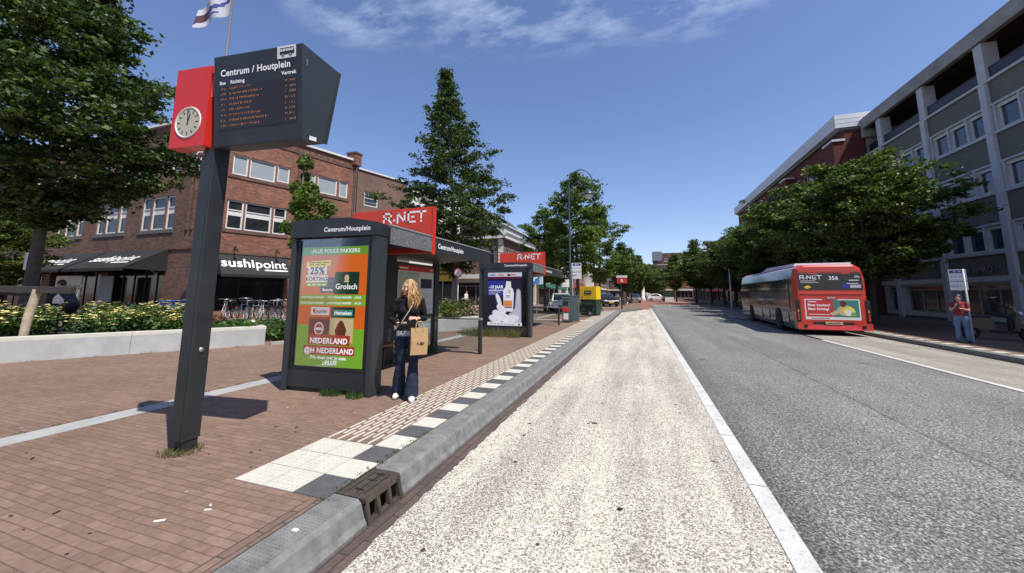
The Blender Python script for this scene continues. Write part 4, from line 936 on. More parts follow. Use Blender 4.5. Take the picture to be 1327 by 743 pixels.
for s in (.25, .65, 1.05): w.box(-s-.14, -s, -.09, .0, 5.0 if s > .6 else 3.9, ZR-.5, 'brick_dark')
w.build('wall', SB)
def strip(mb, o, d, s0, s1, z0, z1, out, mi, inn=0.):
    o = Vector(o); d = Vector(d).normalized(); n = Vector((d.y, -d.x)); a = o+d*s0; b_ = o+d*s1
    mb.ext([(a.x+n.x*out, a.y+n.y*out, z0), (b_.x+n.x*out, b_.y+n.y*out, z0), (b_.x-n.x*inn, b_.y-n.y*inn, z0), (a.x-n.x*inn, a.y-n.y*inn, z0)], (0, 0, z1-z0), mi)
t = MB(); strip(t, (0, 0), dr2, -.1, LR+.02, ZR-.0, ZR+.14, .14, 'white_paint', .3); strip(t, (-LL, 0), dl, 0, LL+.05, ZR+.1, ZR+.25, .15, 'white_paint', .3); t.build('roof_edge', SB)
t = MB()
for s0, s1, z in ((.95, 4.4, 8.2), (5.05, 8.4, 8.2), (.95, 4.4, 5.0), (5.05, 8.4, 5.0)): strip(t, (0, 0), dr2, s0, s1, z, z+.2, .05, 'brick_dark')
strip(t, (0, 0), dr2, .05, 8.6, ZR-.62, ZR-.45, .045, 'brick_dark'); strip(t, (0, 0), dr2, .05, 8.6, 3.78, 3.92, .06, 'brick_dark')
for s in np.arange(.3, 8.5, .42): strip(t, (0, 0), dr2, s, s+.16, ZR-.45, ZR-.28, .05, 'brick_dark')
for h in lw[::6]: strip(t, (-LL, 0), dl, h[0]-.1, h[0]+3.05, 4.93, 5.13, .06, 'plinth')
strip(t, (-LL, 0), dl, 0, LL-.05, 3.95, 4.1, .06, 'brick_dark'); t.build('sill_course', SB)
for i, h in enumerate(up_): window(SB, (0, 0), dr2, h, .07, 'blind')
for i, h in enumerate(lo_): window(SB, (0, 0), dr2, h, .07, 'sash')
for i, h in enumerate(lw): window(SB, (-LL, 0), dl, h, .07, 'sash' if h[2] < 8 else 'plain')
for h in sh_: window(SB, (0, 0), dr2, h, .25, 'shop', 'shop_window', 'black_paint', 'shop_glass')
for h in ls: window(SB, (-LL, 0), dl, h, .25, 'shop', 'shop_window', 'black_paint', 'shop_glass')
def awning(par, o, d, s0, s1, zt, zb, out, mi, val=.0, word=None, size=.5):
    o = Vector(o); d = Vector(d).normalized(); n = Vector((d.y, -d.x)); P = lambda s, q, z: Vector((o.x+d.x*s+n.x*q, o.y+d.y*s+n.y*q, z))
    a = MB(); top = [P(s0, .03, zt), P(s1, .03, zt), P(s1, out, zb), P(s0, out, zb)]
    a.ext(top, (0, 0, -.03), mi); a.ext([P(s0, out, zb), P(s1, out, zb), P(s1, out+.02, zb), P(s0, out+.02, zb)], (0, 0, -.16-val), mi)
    for s in (s0, s1): a.add([P(s, .03, zt-.04), P(s, .03, zb-.1), P(s, out-.02, zb-.05)], [(0, 1, 2)], mi)
    ob = a.build('awning', par)
    if word:
        up = (P(s0, .03, zt)-P(s0, out, zb)).normalized(); nn = d.to_3d().cross(up)
        if nn.z < 0: nn = -nn
        ctr = P((s0+s1)/2-.12, out*.62, zt+(zb-zt)*.62)+nn*.01
        t = MB(); X = flatM(ctr, d.to_3d(), nn); sz = size
        v, f = text_geo('sushi', sz, 'RIGHT', .014); v2, f2 = text_geo('point', sz, 'LEFT', .004)
        t.add(v, f, 'white_text', False, X); t.add(v2, f2, 'white_text', False, X @ Matrix.Translation((.03*sz, 0, 0)))
        t.add([(.6*sz, -.26*sz, 0), (2.2*sz, -.26*sz, 0), (2.2*sz, -.16*sz, 0), (.6*sz, -.16*sz, 0)], [(0, 1, 2, 3)], 'white_text', False, X)
        t.build('lettering', ob)
    return ob
awning(SB, (0, 0), dr2, .88, 4.55, 3.72, 2.62, .75, 'awning_black', 0, 1, .80)
awning(SB, (0, 0), dr2, 4.9, 8.5, 3.72, 2.62, .75, 'awning_black', 0, 1, .80)
awning(SB, (-LL, 0), dl, LL-7.9, LL-2.4, 4.0, 2.85, 1.9, 'awning_black', 0, 1, .95)
awning(SB, (-LL, 0), dl, LL-14.1, LL-8.2, 4.0, 2.85, 1.9, 'awning_black', 0, 1, .95)
awning(SB, (-LL, 0), dl, LL-21.1, LL-14.6, 4.0, 2.85, 1.9, 'awning_black')
t = MB()
for i, ch in enumerate('CE'): t.text(ch, .82, tM(-.66, -.12, 8.9-.82*i), 'white_text', 'CENTER', .02)
t.build('wall_lettering', SB)
bn = MB(); bn.box(-11.3, -8.6, -.75, -.70, .9, 2.55, 'off_white'); bo = bn.build('banner', SB)
t = MB(); t.text('sushi', .52, tM(-9.72, -.755, 1.75), 'black_paint', 'RIGHT', .014); t.text('point', .52, tM(-9.70, -.755, 1.75), 'black_paint', 'LEFT', .002); t.build('lettering', bo)
bn = MB(); bn.box(-7.2, -5.9, -.6, -.56, .7, 2.5, 'blind'); bn.build('banner', SB)
lp_ = MB()
for s in (1.6, 3.8): p0 = dr2*s; lp_.tube([(p0.x, p0.y, 4.02), (p0.x+.25, p0.y-.1, 4.2), (p0.x+.42, p0.y-.15, 4.05)], .03, 'black_paint', 6); lp_.ball((p0.x+.44, p0.y-.16, 4.0), .09, .09, .07, 'black_paint', 8)
lp_.build('awning_lamps', SB)
dp = MB(); q0 = dr2*8.82+Vector((dr2.y, -dr2.x))*.09; dp.tube([(q0.x, q0.y, .1), (q0.x, q0.y, ZR-.2)], .05, 'plinth', 7); dp.build('drainpipe', SB)
chm = MB(); p0 = dr2*8.55; chm.box(p0.x-.5, p0.x+.3, p0.y-.1, p0.y+.55, ZR-.3, ZR+.55, 'brick_red'); chm.box(p0.x-.55, p0.x+.35, p0.y-.15, p0.y+.6, ZR+.55, ZR+.68, 'brick_dark'); chm.build('chimney', SB)
# --- lower brick neighbour with one white window, then a white rendered block
NB = thing('brick_neighbour_house', 'lower brick house joined to the corner house, one white window', 'building', (-22.5+dr2.x*9.0, 13.7+dr2.y*9.0, 0))
w = MB(); nh = [(.62, 1.85, 8.2, 9.35), (.62, 1.85, 5.2, 6.7), (2.4, 3.4, 5.2, 6.7)]; facade(w, (0, 0), dr2, 4.6, 0, 10.85, nh, 'brick_brown'); e_ = dr2*4.6
w.quad((e_.x, e_.y, 0), (e_.x+bk.x*8, e_.y+bk.y*8, 0), (e_.x+bk.x*8, e_.y+bk.y*8, 10.85), (e_.x, e_.y, 10.85), 'brick_brown'); w.add([(0, 0, 10.8), (e_.x, e_.y, 10.8), (e_.x+bk.x*8, e_.y+bk.y*8, 10.8), (bk.x*8, bk.y*8, 10.8)], [(0, 1, 2, 3)], 'roof_tile'); w.build('wall', NB)
t = MB(); strip(t, (0, 0), dr2, 0, 4.65, 10.85, 10.97, .1, 'white_paint', .3); t.build('roof_edge', NB)
for h in nh: window(NB, (0, 0), dr2, h, .07, 'bars')
WB = thing('white_rendered_house', 'white rendered house half hidden by the conical tree', 'building', (-18.4, 27.2, 0))
w = MB(); wh = [(a, a+1.1, z, z+1.5) for a in (.5, 2.3, 4.1) for z in (4.5, 7.6)]; facade(w, (0, 0), dr2, 6, 3.3, 10.6, wh, 'plaster'); facade(w, (0, 0), dr2, 6, 0, 3.3, [(.4, 5.6, .3, 2.8)], 'brick_brown', .25); e_ = dr2*6
w.quad((bk.x*7, bk.y*7, 0), (0, 0, 0), (0, 0, 10.6), (bk.x*7, bk.y*7, 10.6), 'plaster')
w.quad((e_.x, e_.y, 0), (e_.x+bk.x*7, e_.y+bk.y*7, 0), (e_.x+bk.x*7, e_.y+bk.y*7, 10.6), (e_.x, e_.y, 10.6), 'plaster'); w.add([(0, 0, 10.55), (e_.x, e_.y, 10.55), (e_.x+bk.x*7, e_.y+bk.y*7, 10.55), (bk.x*7, bk.y*7, 10.55)], [(0, 1, 2, 3)], 'roof_tile'); w.build('wall', WB)
for h in wh: window(WB, (0, 0), dr2, h, .07, 'plain')
window(WB, (0, 0), dr2, (.4, 5.6, .3, 2.8), .2, 'shop', 'shop_window', 'black_paint', 'shop_glass')
# --- gabled house with cream shop floor facing the square, dormer to the street
GH = thing('gabled_corner_house', 'brick house with dark gabled roof, white dormer and cream shop floor', 'building', (-13.3, 36, 0))
w = MB(); WX = 15.; DY = 13.
fh = [(.8+i*2.4, 2.1+i*2.4, 4.4, 6.2) for i in range(6)]; sh2 = [(.6, 4.6, .3, 2.75), (5.2, 9.2, .3, 2.75), (9.8, 14.2, .3, 2.75)]
facade(w, (-WX, 0), (1, 0), WX, 3.2, 7.3, fh, 'brick_brown'); facade(w, (-WX, 0), (1, 0), WX, 0, 3.2, sh2, 'cream', .25)
rh = [(.9+i*2.4, 2.1+i*2.4, 4.4, 6.2) for i in range(5)]; rs = [(.6, 5.9, .3, 2.75), (6.9, 12.4, .3, 2.75)]
facade(w, (0, 0), (0, 1), DY, 3.2, 7.3, rh, 'brick_brown'); facade(w, (0, 0), (0, 1), DY, 0, 3.2, rs, 'cream', .25)
w.quad((0, DY, 0), (-WX, DY, 0), (-WX, DY, 7.3), (0, DY, 7.3), 'brick_brown'); w.build('wall', GH)
t = MB(); strip(t, (-WX, 0), (1, 0), 0, WX+.2, 3.1, 3.55, .25, 'plaster'); strip(t, (0, 0), (0, 1), 0, DY, 3.1, 3.5, .15, 'plaster'); strip(t, (-WX, 0), (1, 0), 0, WX+.3, 7.2, 7.5, .35, 'white_paint', .1); strip(t, (0, 0), (0, 1), -.3, DY, 7.2, 7.45, .4, 'white_paint', .1)
for k in range(10): t.box(-.45, .06, -.07, .03, 3.6+k*.36, 3.6+k*.36+(.30 if k % 2 else .34), 'plaster')
t.build('cornice', GH)
t = MB()
for h in fh[::1]: strip(t, (-WX, 0), (1, 0), h[0]-.15, h[1]+.15, 6.25, 6.5, .05, 'plaster')
t.build('lintels', GH)
rf = MB(); rf.ext([(.35, -.3, 7.45), (-3.6, -.3, 11.3), (-7.5, -.3, 7.45)], (0, DY+.3, 0), 'roof_tile'); rf.ext([(-7.5, -.25, 7.46), (-WX, -.25, 7.46), (-WX+2.5, 4, 9.5), (-7.5, 4, 9.5)], (0, 0, .1), 'roof_tile'); roof = rf.build('roof', GH)
rf = MB()
for a, b_ in (((.45, -.36, 7.5), (-3.6, -.36, 11.45)), ((-3.6, -.36, 11.45), (-7.6, -.36, 7.5))): rf.bar(a, b_, .1, .3, 'white_paint')
rf.build('bargeboard', GH)
do = MB(); do.box(-2.6, -.45, 1.2, 9.6, 7.75, 8.85, 'white_paint'); do.box(-2.7, -.25, 1.0, 9.8, 8.85, 8.98, 'white_paint'); dm = do.build('dormer', GH)
for i in range(6): window(dm, (-.44, 1.2), (0, 1), (.35+i*1.35, 1.3+i*1.35, 7.95, 8.75), -.03, 'plain')
for h in fh: window(GH, (-WX, 0), (1, 0), h, .07, 'cross')
for h in rh: window(GH, (0, 0), (0, 1), h, .07, 'cross')
for h in sh2: window(GH, (-WX, 0), (1, 0), h, .2, 'shop', 'shop_window', 'galv', 'shop_glass')
for h in rs: window(GH, (0, 0), (0, 1), h, .2, 'shop', 'shop_window', 'galv', 'shop_glass')
# --- further rows
def rowhouse(label, o, d, L_, dep, H, wm, nf, nc, fh0=3.4, aw=None, roof='flat', wst='plain', gm='window_glass', name='row_house', sg_=None):
    """o start corner, wall runs along d with the street to its right"""
    d = Vector(d).normalized(); rz = math.atan2(d.y, d.x); b = thing(name, label, 'building', (o[0], o[1], 0), rz)
    w = MB(); cw_ = L_/nc; sh = (H-fh0)/nf; hs = [(i*cw_+cw_*.24, i*cw_+cw_*.76, fh0+j*sh+sh*.28, fh0+j*sh+sh*.84) for i in range(nc) for j in range(nf)]
    ns = max(1, int(L_/5)); ss = [(i*L_/ns+.35, (i+1)*L_/ns-.35, .3, 2.7) for i in range(ns)]
    facade(w, (0, 0), (1, 0), L_, fh0, H, hs, wm); facade(w, (0, 0), (1, 0), L_, 0, fh0, ss, wm, .25)
    shell(w, [(0, 0), (L_, 0), (L_, dep), (0, dep)], 0, H, wm, (0,), 'roof_tile'); w.build('wall', b)
    for h in hs: window(b, (0, 0), (1, 0), h, .06, wst, gm=gm)
    for h in ss: window(b, (0, 0), (1, 0), h, .2, 'shop', 'shop_window', 'galv', 'shop_glass')
    t = MB(); strip(t, (0, 0), (1, 0), 0, L_, H, H+.22, .2, 'white_paint', .1); strip(t, (0, 0), (1, 0), .1, L_-.1, 2.75, fh0-.1, .06, 'off_white' if sg_ is None else sg_); t.build('cornice', b)
    if roof == 'gable':
        r_ = MB(); r_.ext([(0, -.25, H+.2), (0, dep*.45, H+3), (0, dep, H+.2)], (L_, 0, 0), 'roof_tile'); ro = r_.build('roof', b)
        c = MB(); c.box(L_*.7, L_*.7+.8, dep*.35, dep*.35+.6, H+1.5, H+4, 'brick_red'); c.build('chimney', ro)
    if aw:
        for (a, e) in [(s[0], s[1]) for s in ss]: awning(b, (0, 0), (1, 0), a, e, 3.1, 2.35, 1.6, aw)
    return b
rowhouse('brick shop house with dark green awnings across the square', (-13.2, 49.5), (0, 1), 13, 10, 8.3, 'brick_brown', 2, 6, aw='awning_green', roof='flat')
rowhouse('pale shop house with white cornice past the green awnings', (-12.8, 62.8), (0, 1), 12, 10, 8.8, 'plaster', 2, 5, roof='gable')
rowhouse('brick shop house with tiled roof far along the left side', (-12.6, 75), (0, 1), 14, 10, 7.6, 'brick_red', 2, 6, roof='gable', sg_='orange_red')
rowhouse('pale narrow house at the far left end of the street', (-12.2, 89.3), (0, 1), 15, 10, 8.2, 'cream', 2, 6, roof='gable')
rowhouse('far brick house closing the left side of the street', (-11.5, 104.6), (0, 1), 40, 10, 7.6, 'brick_brown', 2, 14, roof='gable')
rowhouse('brown house behind the trees at the left edge', (-78, 30), (1, 0), 26, 10, 8.0, 'brick_brown', 2, 9, roof='gable')
rowhouse('pink and brick house with flat dark top at the far crossing', (5.4, 141), (1, 0), 22, 12, 11.5, 'brick_red', 3, 8, sg_='plaster')
tb = thing('brick_tower_block', 'dark square brick block above the far pink house', 'building', (4.6, 152, 0)); w = MB(); w.box(0, 14, 0, 10, 0, 16.8, 'brick_dark'); w.box(-.3, 3, -.3, 8, 14, 17.4, 'zinc'); w.build('wall', tb)
tw = MB()
for i in range(5):
    f = put('window', _wc[list(_wc)[0]][0], tb, (1.5+i*2.4, -.05, 13.5))
rowhouse('low pale house at the end of the street behind the round trees', (-24, 150), (1, 0), 24, 10, 6.5, 'brick_brown', 2, 9, roof='gable')
# ------------------------------------------------------------------ right side: grey office
OX = 15.; OY0, OY1 = 2.6, 31.4; MOD = 3.86
OB = thing('grey_office_block', 'grey office block with pale concrete columns and open top-floor loggias', 'building', (OX*1.133, OY1*1.133, -.213), R(-90), None, 1.133)
# local x runs towards the camera (-Y world), local -y faces the street (-X world)
LO = OY1-OY0; X_ = lambda Y: OY1-Y
cols = [X_(Y) for Y in (29.75, 25.85, 22.0, 18.14, 14.28, 10.42, 6.56)]
rowsz = [(3.55, 4.68), (6.15, 7.30), (8.75, 9.88)]
hol = []; edges = [0]+cols+[LO]
bays = list(zip(edges, edges[1:]))
for (a, b_) in bays:
    nwin = max(1, int((b_-a-.2)/1.12)); wd = (b_-a-.36)/nwin
    for (z0, z1) in rowsz:
        for i in range(nwin): hol.append((round(a+.30+i*wd+.06, 3), round(a+.30+(i+1)*wd-.06, 3), z0, z1))
shp = [(a+.5, b_-.1, .62, 2.12) for a, b_ in bays]
w = MB(); facade(w, (0, 0), (1, 0), LO, 2.45, 11.0, hol, 'brick_office', .12, 'concrete_pale'); facade(w, (0, 0), (1, 0), LO, .0, 2.45, shp, 'concrete_pale', .2)
w.quad((0, 0, 0), (0, 0, 12.9), (0, 12, 12.9), (0, 12, 0), 'concrete'); w.quad((LO, 0, 0), (LO, 12, 0), (LO, 12, 12.9), (LO, 0, 12.9), 'concrete')
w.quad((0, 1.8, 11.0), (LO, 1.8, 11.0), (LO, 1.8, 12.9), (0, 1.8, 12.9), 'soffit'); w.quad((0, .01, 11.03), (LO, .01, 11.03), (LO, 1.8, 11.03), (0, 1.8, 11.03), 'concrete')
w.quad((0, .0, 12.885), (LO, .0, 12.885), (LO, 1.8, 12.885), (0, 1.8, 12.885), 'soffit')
w.build('wall', OB)
t = MB()
for (z0, z1) in rowsz:
    strip(t, (0, 0), (1, 0), 0, LO, z1+.01, z1+.10, .06, 'concrete_pale'); strip(t, (0, 0), (1, 0), 0, LO, z0-.14, z0-.01, .07, 'concrete_pale')
    for h in hol:
        if h[2] == z0: strip(t, (0, 0), (1, 0), h[0]-.10, h[0]-.01, z0-.01, z1+.01, .05, 'concrete_pale'); strip(t, (0, 0), (1, 0), h[1]+.01, h[1]+.10, z0-.01, z1+.01, .045, 'concrete_pale')
strip(t, (0, 0), (1, 0), 0, LO, 11.0, 11.12, .10, 'concrete_pale'); strip(t, (0, 0), (1, 0), 0, LO, 2.2, 2.43, .12, 'concrete_pale'); t.build('window_bands', OB)
for c in cols:
    t = MB(); t.box(c-.13, c+.20, -.16, -.001, 0, 11.0, 'concrete_pale'); t.box(c-.16, c+.30, -.10, .45, 11.122, 12.88, 'concrete_pale'); t.build('column', OB, bev=.01)
rf = MB(); rf.box(-.0, LO, -.22, 3.0, 12.9, 13.62, 'concrete'); rf.box(0, LO, 3.0, 12, 12.9, 13.3, 'concrete'); rf.box(-.0, .25, -.22, 3, 12.3, 12.9, 'concrete'); roof = rf.build('roof_beam', OB, bev=.02)
rf = MB(); rf.box(2.2, 6.4, 4.5, 9, 13.31, 15.1, 'off_white'); rf.build('roof_housing', roof)
for h in hol: window(OB, (0, 0), (1, 0), h, .09, 'office', gm='window_blue')
for h in shp: window(OB, (0, 0), (1, 0), h, .15, 'shop', 'shop_window', 'galv', 'shop_glass')
for (a, b_) in bays:
    bm_ = MB()
    for z in (11.2, 11.62): bm_.box(a+.34, b_-.2, -.02, .015, z, z+.035, 'black_paint')
    bm_.box(a+.345, b_-.205, -.004, .004, 11.24, 11.615, 'black_paint'); bm_.build('railing', OB)
    dw = MB(); 
    for q in (.25, .62): dw.box(a+(b_-a)*q-.45, a+(b_-a)*q+.55, 1.75, 1.79, 11.1, 12.5, 'concrete'); dw.box(a+(b_-a)*q-.38, a+(b_-a)*q+.48, 1.735, 1.748, 11.35, 12.42, 'window_glass')
    dw.build('loggia_window', OB)
sn = MB(); sn.text('ABN AMRO', .42, Matrix.Translation((X_(22.9), -.09, 2.62)) @ Matrix.Rotation(R(90), 4, 'X'), 'black_paint', 'RIGHT', .01); sn.text('ABN AMRO', .40, Matrix.Translation((X_(22.9), -.13, 2.63)) @ Matrix.Rotation(R(90), 4, 'X'), 'galv', 'RIGHT', .006); sn.build('shop_lettering', OB)
pl_ = MB(); pl_.box(0, LO, -.03, -.001, 0, .42, 'plinth'); pl_.build('plinth', OB)
# --- brown brick with white roof edge
WBk = thing('brown_brick_block', 'dark red brick block with a broad white roof edge beyond the grey office', 'building', (15.75, 70.85, -.213), R(-90), None, 1.133)
LW = 31.; hw = [(a, a+1.3, z, z+1.6) for a in np.arange(1.2, LW-1.5, 2.55) for z in (4.2, 7.2, 10.3)]
w = MB(); facade(w, (0, 0), (1, 0), LW, 3.3, 13.1, hw, 'brick_wine', .12); facade(w, (0, 0), (1, 0), LW, 0, 3.3, [(a, a+4.2, .3, 2.7) for a in np.arange(.6, LW-4.5, 5.1)], 'brick_wine', .25)
shell(w, [(0, 0), (LW, 0), (LW, 13), (0, 13)], 0, 13.1, 'brick_wine', (0,), 'roof_tile')
for a in (7.5, 20.2, 29.6): w.box(a, a+1.4, -.7, -.001, 8.5, 12.3, 'brick_wine'); w.box(a-.08, a+1.48, -.78, 0, 12.301, 12.45, 'white_paint')
w.build('wall', WBk)
rf = MB(); rf.box(-.1, LW+.12, -.5, 13, 13.25, 14.2, 'roof_white'); rf.box(.0, LW+.0, -.25, 12.9, 13.101, 13.249, 'zinc')
for z in (13.55, 13.85): rf.box(-.105, LW+.125, -.508, 13.0, z, z+.015, 'zinc')
rf.build('roof_edge', WBk)
tpm = MB(); tpm.box(1.0, LW-1, 4, 12, 14.2, 14.5, 'zinc'); tpm.build('roof_deck', WBk)
for h in hw: window(WBk, (0, 0), (1, 0), h, .07, 'plain', gm='window_blue')
for a in np.arange(.6, LW-4.5, 5.1): window(WBk, (0, 0), (1, 0), (a, a+4.2, .3, 2.7), .2, 'shop', 'shop_window', 'galv', 'shop_glass')
rowhouse('tall dark roofed house beyond the white roof edge on the right', (15.6, 99), (0, -1), 27, 12, 12.6, 'brick_brown', 3, 9, roof='flat', aw='orange_red', gm='window_blue')
rowhouse('farther brick house at the end of the right side', (15.2, 131), (0, -1), 31, 12, 9.5, 'brick_red', 2, 10, roof='gable', gm='window_blue')

# ------------------------------------------------------------------ bus
BW, BH, BL = 2.35, 2.80, 11.3
bus = thing('city_bus', 'red and silver city bus seen from behind at the right-hand stop', 'bus', (5.86, 18.35, 0), R(-2.5))
mat('bus_side', (.10, .098, .10), .10, .6, var=.25, scale=.9, spec=.7); mat('bus_roof', (.36, .28, .32), .4, var=.06)
b = MB()
def busec(y, top, ins, bot=.22):  # cross-section ring
    w_ = BW/2-ins
    return [(-w_+.02, y, bot), (-w_, y, .9), (-w_+.01, y, top-.55), (-w_+.10, y, top-.14), (-w_+.30, y, top), (w_-.30, y, top), (w_-.10, y, top-.14), (w_-.01, y, top-.55), (w_, y, .9), (w_-.02, y, bot)]
secs = [busec(.0, BH-.10, .10, .45), busec(.05, BH-.04, .05), busec(.35, BH, 0), busec(BL-.5, BH, 0), busec(BL-.1, BH-.06, .03), busec(BL, BH-.25, .12, .35)]
k = len(secs[0])
def loft(mb, ss, rngs, mi, smooth=True):
    for s0, s1 in zip(ss, ss[1:]):
        for j in rngs: mb.quad(s0[j], s0[(j+1) % k], s1[(j+1) % k], s1[j], mi)
for X in (0,): pass
loft(b, secs[:3], range(k), 'bus_red')
sid = secs[2:]
loft(b, sid, (0, 1, 2, 6, 7, 8, 9), 'bus_side'); loft(b, sid, (3, 4, 5), 'bus_roof')
b.add(secs[0], [tuple(range(k))], 'bus_red'); b.add(secs[-1], [tuple(range(k))[::-1]], 'bus_red')
for v_i, v in enumerate(b.v): b.v[v_i] = (v[0]+BW/2, v[1], v[2])
body = b.build('body', bus, bev=.02)
s = MB()
s.ext([(.22, .6, BH-.02), (.22, 6.2, BH-.02), (.30, 5.2, BH+.17), (.30, .75, BH+.10)], (BW-.44, 0, 0), 'bus_roof'); s.build('roof_unit', bus, bev=.03)
s = MB()  # rear quarters wrap in red; black rear window with marks
s.ext([(.13, -.012, 1.78), (BW-.13, -.012, 1.78), (BW-.15, -.012, 2.42), (.15, -.012, 2.42)], (0, .03, 0), 'black_gloss'); s.box(.16, BW-.16, -.016, -.001, 2.47, 2.485, 'black_paint'); s.box(.5, .8, -.03, -.0, 2.40, 2.46, 'bus_red'); s.box(BW-.8, BW-.5, -.03, 0, 2.40, 2.46, 'bus_red'); rw = s.build('rear_window', bus, bev=.01)
t = MB(); F = Flat(t, tM(BW/2, -.0135, 2.1), .001)
rnet(F, -.97, .10, .17, 1, 'white_text'); F.txt('356', .20, .14, .08, 1, 'white_text', 'CENTER', .004); F.txt('356', .10, .88, .16, 1, 'white_text', 'CENTER', .002); F.rect(.62, .92, .04, .07, 1, 'white_text'); F.rect(.55, .90, -.08, -.06, 1, 'white_text')
F.rect(.38, .62, -.25, -.08, 1, 'p_blue'); F.rect(.64, .98, -.24, -.12, 1, 'p_lilac'); F.poly([(-.72, -.13), (-.6, -.22), (-.75, -.28), (-.86, -.22)], 1, 'plate_yellow'); F.rect(-.95, -.45, .03, .045, 1, 'white_text'); F.rect(-.95, -.35, -.03, -.018, 1, 'white_text')
t.build('lettering', rw)
s = MB(); s.box(.2, BW-.2, -.03, .0, 1.60, 1.66, 'bus_red'); s.box(.16, BW-.16, -.012, .001, .52, 1.58, 'bus_red'); s.box(BW/2-.14, BW/2+.14, -.03, -.012, 1.42, 1.50, 'galv'); s.box(.15, BW-.15, -.008, .0, 1.585, 1.598, 'black_paint'); hatch = s.build('engine_hatch', bus, bev=.008)
t = MB(); F = Flat(t, tM(BW/2, -.0125, 1.04), .0012)
F.rect(-.88, .88, -.42, .38, 1, 'white'); F.rect(-.84, .84, -.31, .34, 2, 'p_mapred'); F.rect(.05, .84, -.31, .34, 3, 'p_teal'); F.disc((.42, -.06), .27, .20, 4, 'p_tan'); F.disc((.52, -.10), .2, .17, 5, 'p_yellow'); F.disc((.36, .20), .10, .12, 5, 'p_brown'); F.disc((.52, -.14), .14, .12, 6, 'white'); F.disc((.66, -.2), .09, .08, 7, 'p_green')
F.poly([(-.1, -.18), (.18, -.02), (.2, -.2), (-.02, -.26)], 4, 'p_tan'); F.rect(-.30, .2, .345, .40, 4, 'bus_red')
F.txt('Meer haarlem?', .135, -.78, .10, 4, 'white_text', 'LEFT', .004, .85); F.txt('Meer korting!', .135, -.78, -.05, 4, 'white_text', 'LEFT', .004, .85); F.rect(-.76, -.5, .25, .29, 4, 'p_paper'); F.rect(-.76, -.1, -.23, -.21, 4, 'white_text'); F.rect(-.7, -.1, -.38, -.355, 4, 'p_mapred')
t.build('advert', hatch)
s = MB(); s.ext([(.0, -.09, .24), (BW, -.09, .24), (BW, -.09, .50), (BW-.45, -.06, .50), (BW-.55, -.05, .42), (.55, -.05, .42), (.45, -.06, .50), (.0, -.09, .50)], (0, .22, 0), 'bus_red'); s.box(.55, BW-.55, -.045, .05, .425, .54, 'black_paint'); s.box(.2, .32, -.095, -.089, .30, .42, 'black_gloss'); s.box(BW-.32, BW-.2, -.095, -.089, .30, .42, 'black_gloss'); bp = s.build('bumper', bus, bev=.02)
s = MB(); s.box(BW/2-.27, BW/2+.27, -.075, -.052, .44, .54, 'p_tan'); s.box(BW/2-.2, BW/2+.2, -.077, -.0752, .475, .505, 'black_paint'); s.build('number_plate', bp)
for x in (.06, BW-.06):
    s = MB(); s.box(x-.07, x+.07, -.03, .09, .50, 1.38, 'black_gloss'); s.box(x-.02, x+.03, -.037, -.031, .58, .86, 'red_panel'); s.box(x-.02, x+.03, -.037, -.031, .90, 1.0, 'p_amber'); s.build('tail_light', bus, bev=.008)
s = MB()
for side, x0, x1 in ((-1, -.012, .012), (1, BW-.012, BW+.012)):
    s.box(x0, x1, .75, BL-.6, 1.02, 2.24, 'bus_glass' if 'bus_glass' in M else 'window_glass')
sw = s.build('side_windows', bus)
s = MB()
for y in np.arange(.75, BL-.5, 1.32): s.box(-.016, -.0125, y, y+.05, 1.02, 2.24, 'black_paint')
s.box(-.016, -.0125, .75, BL-.6, .99, 1.02, 'galv'); s.box(-.016, -.0125, .75, BL-.6, 1.86, 1.875, 'black_paint'); s.build('window_bars', sw)
s = MB()
for y in (1.0, 4.1, 5.6): s.box(-.014, -.004, y, y+.9, .42, .85, 'bus_side')
s.box(-.016, .0, .6, BL-.6, .88, .90, 'black_paint'); s.build('side_panels', bus, bev=.004)
for y in (2.55, 8.2):
    for x, sx in ((.0, -1), (BW, 1)):
        XX = Matrix.Translation((x+(.14 if sx < 0 else -.14), y, .46)) @ Matrix.Rotation(R(90), 4, 'Y')
        s = MB(); s.disc(Matrix.Translation((x+.006*sx, y, .48)) @ Matrix.Rotation(R(90), 4, 'Y'), .56, 'black_gap', 28); s.build('wheel_arch', bus)
        s = MB(); s.lathe([(.30, -.16), (.44, -.155), (.46, -.1), (.46, .1), (.44, .155), (.30, .16)], (0, 0, 0), 'tyre', 26, XX); wl = s.build('wheel', bus)
        s = MB(); s.lathe([(0, -.12), (.12, -.13), (.16, -.09), (.27, -.10), (.305, -.155)], (0, 0, 0), 'galv', 20, XX); s.lathe([(.305, .155), (.27, .10), (.16, .09), (.12, .13), (0, .12)], (0, 0, 0), 'galv', 20, XX); s.build('rim', wl)
s = MB(); s.box(.15, BW-.15, .3, BL-.3, .16, .4, 'black_paint'); s.build('underbody', bus)

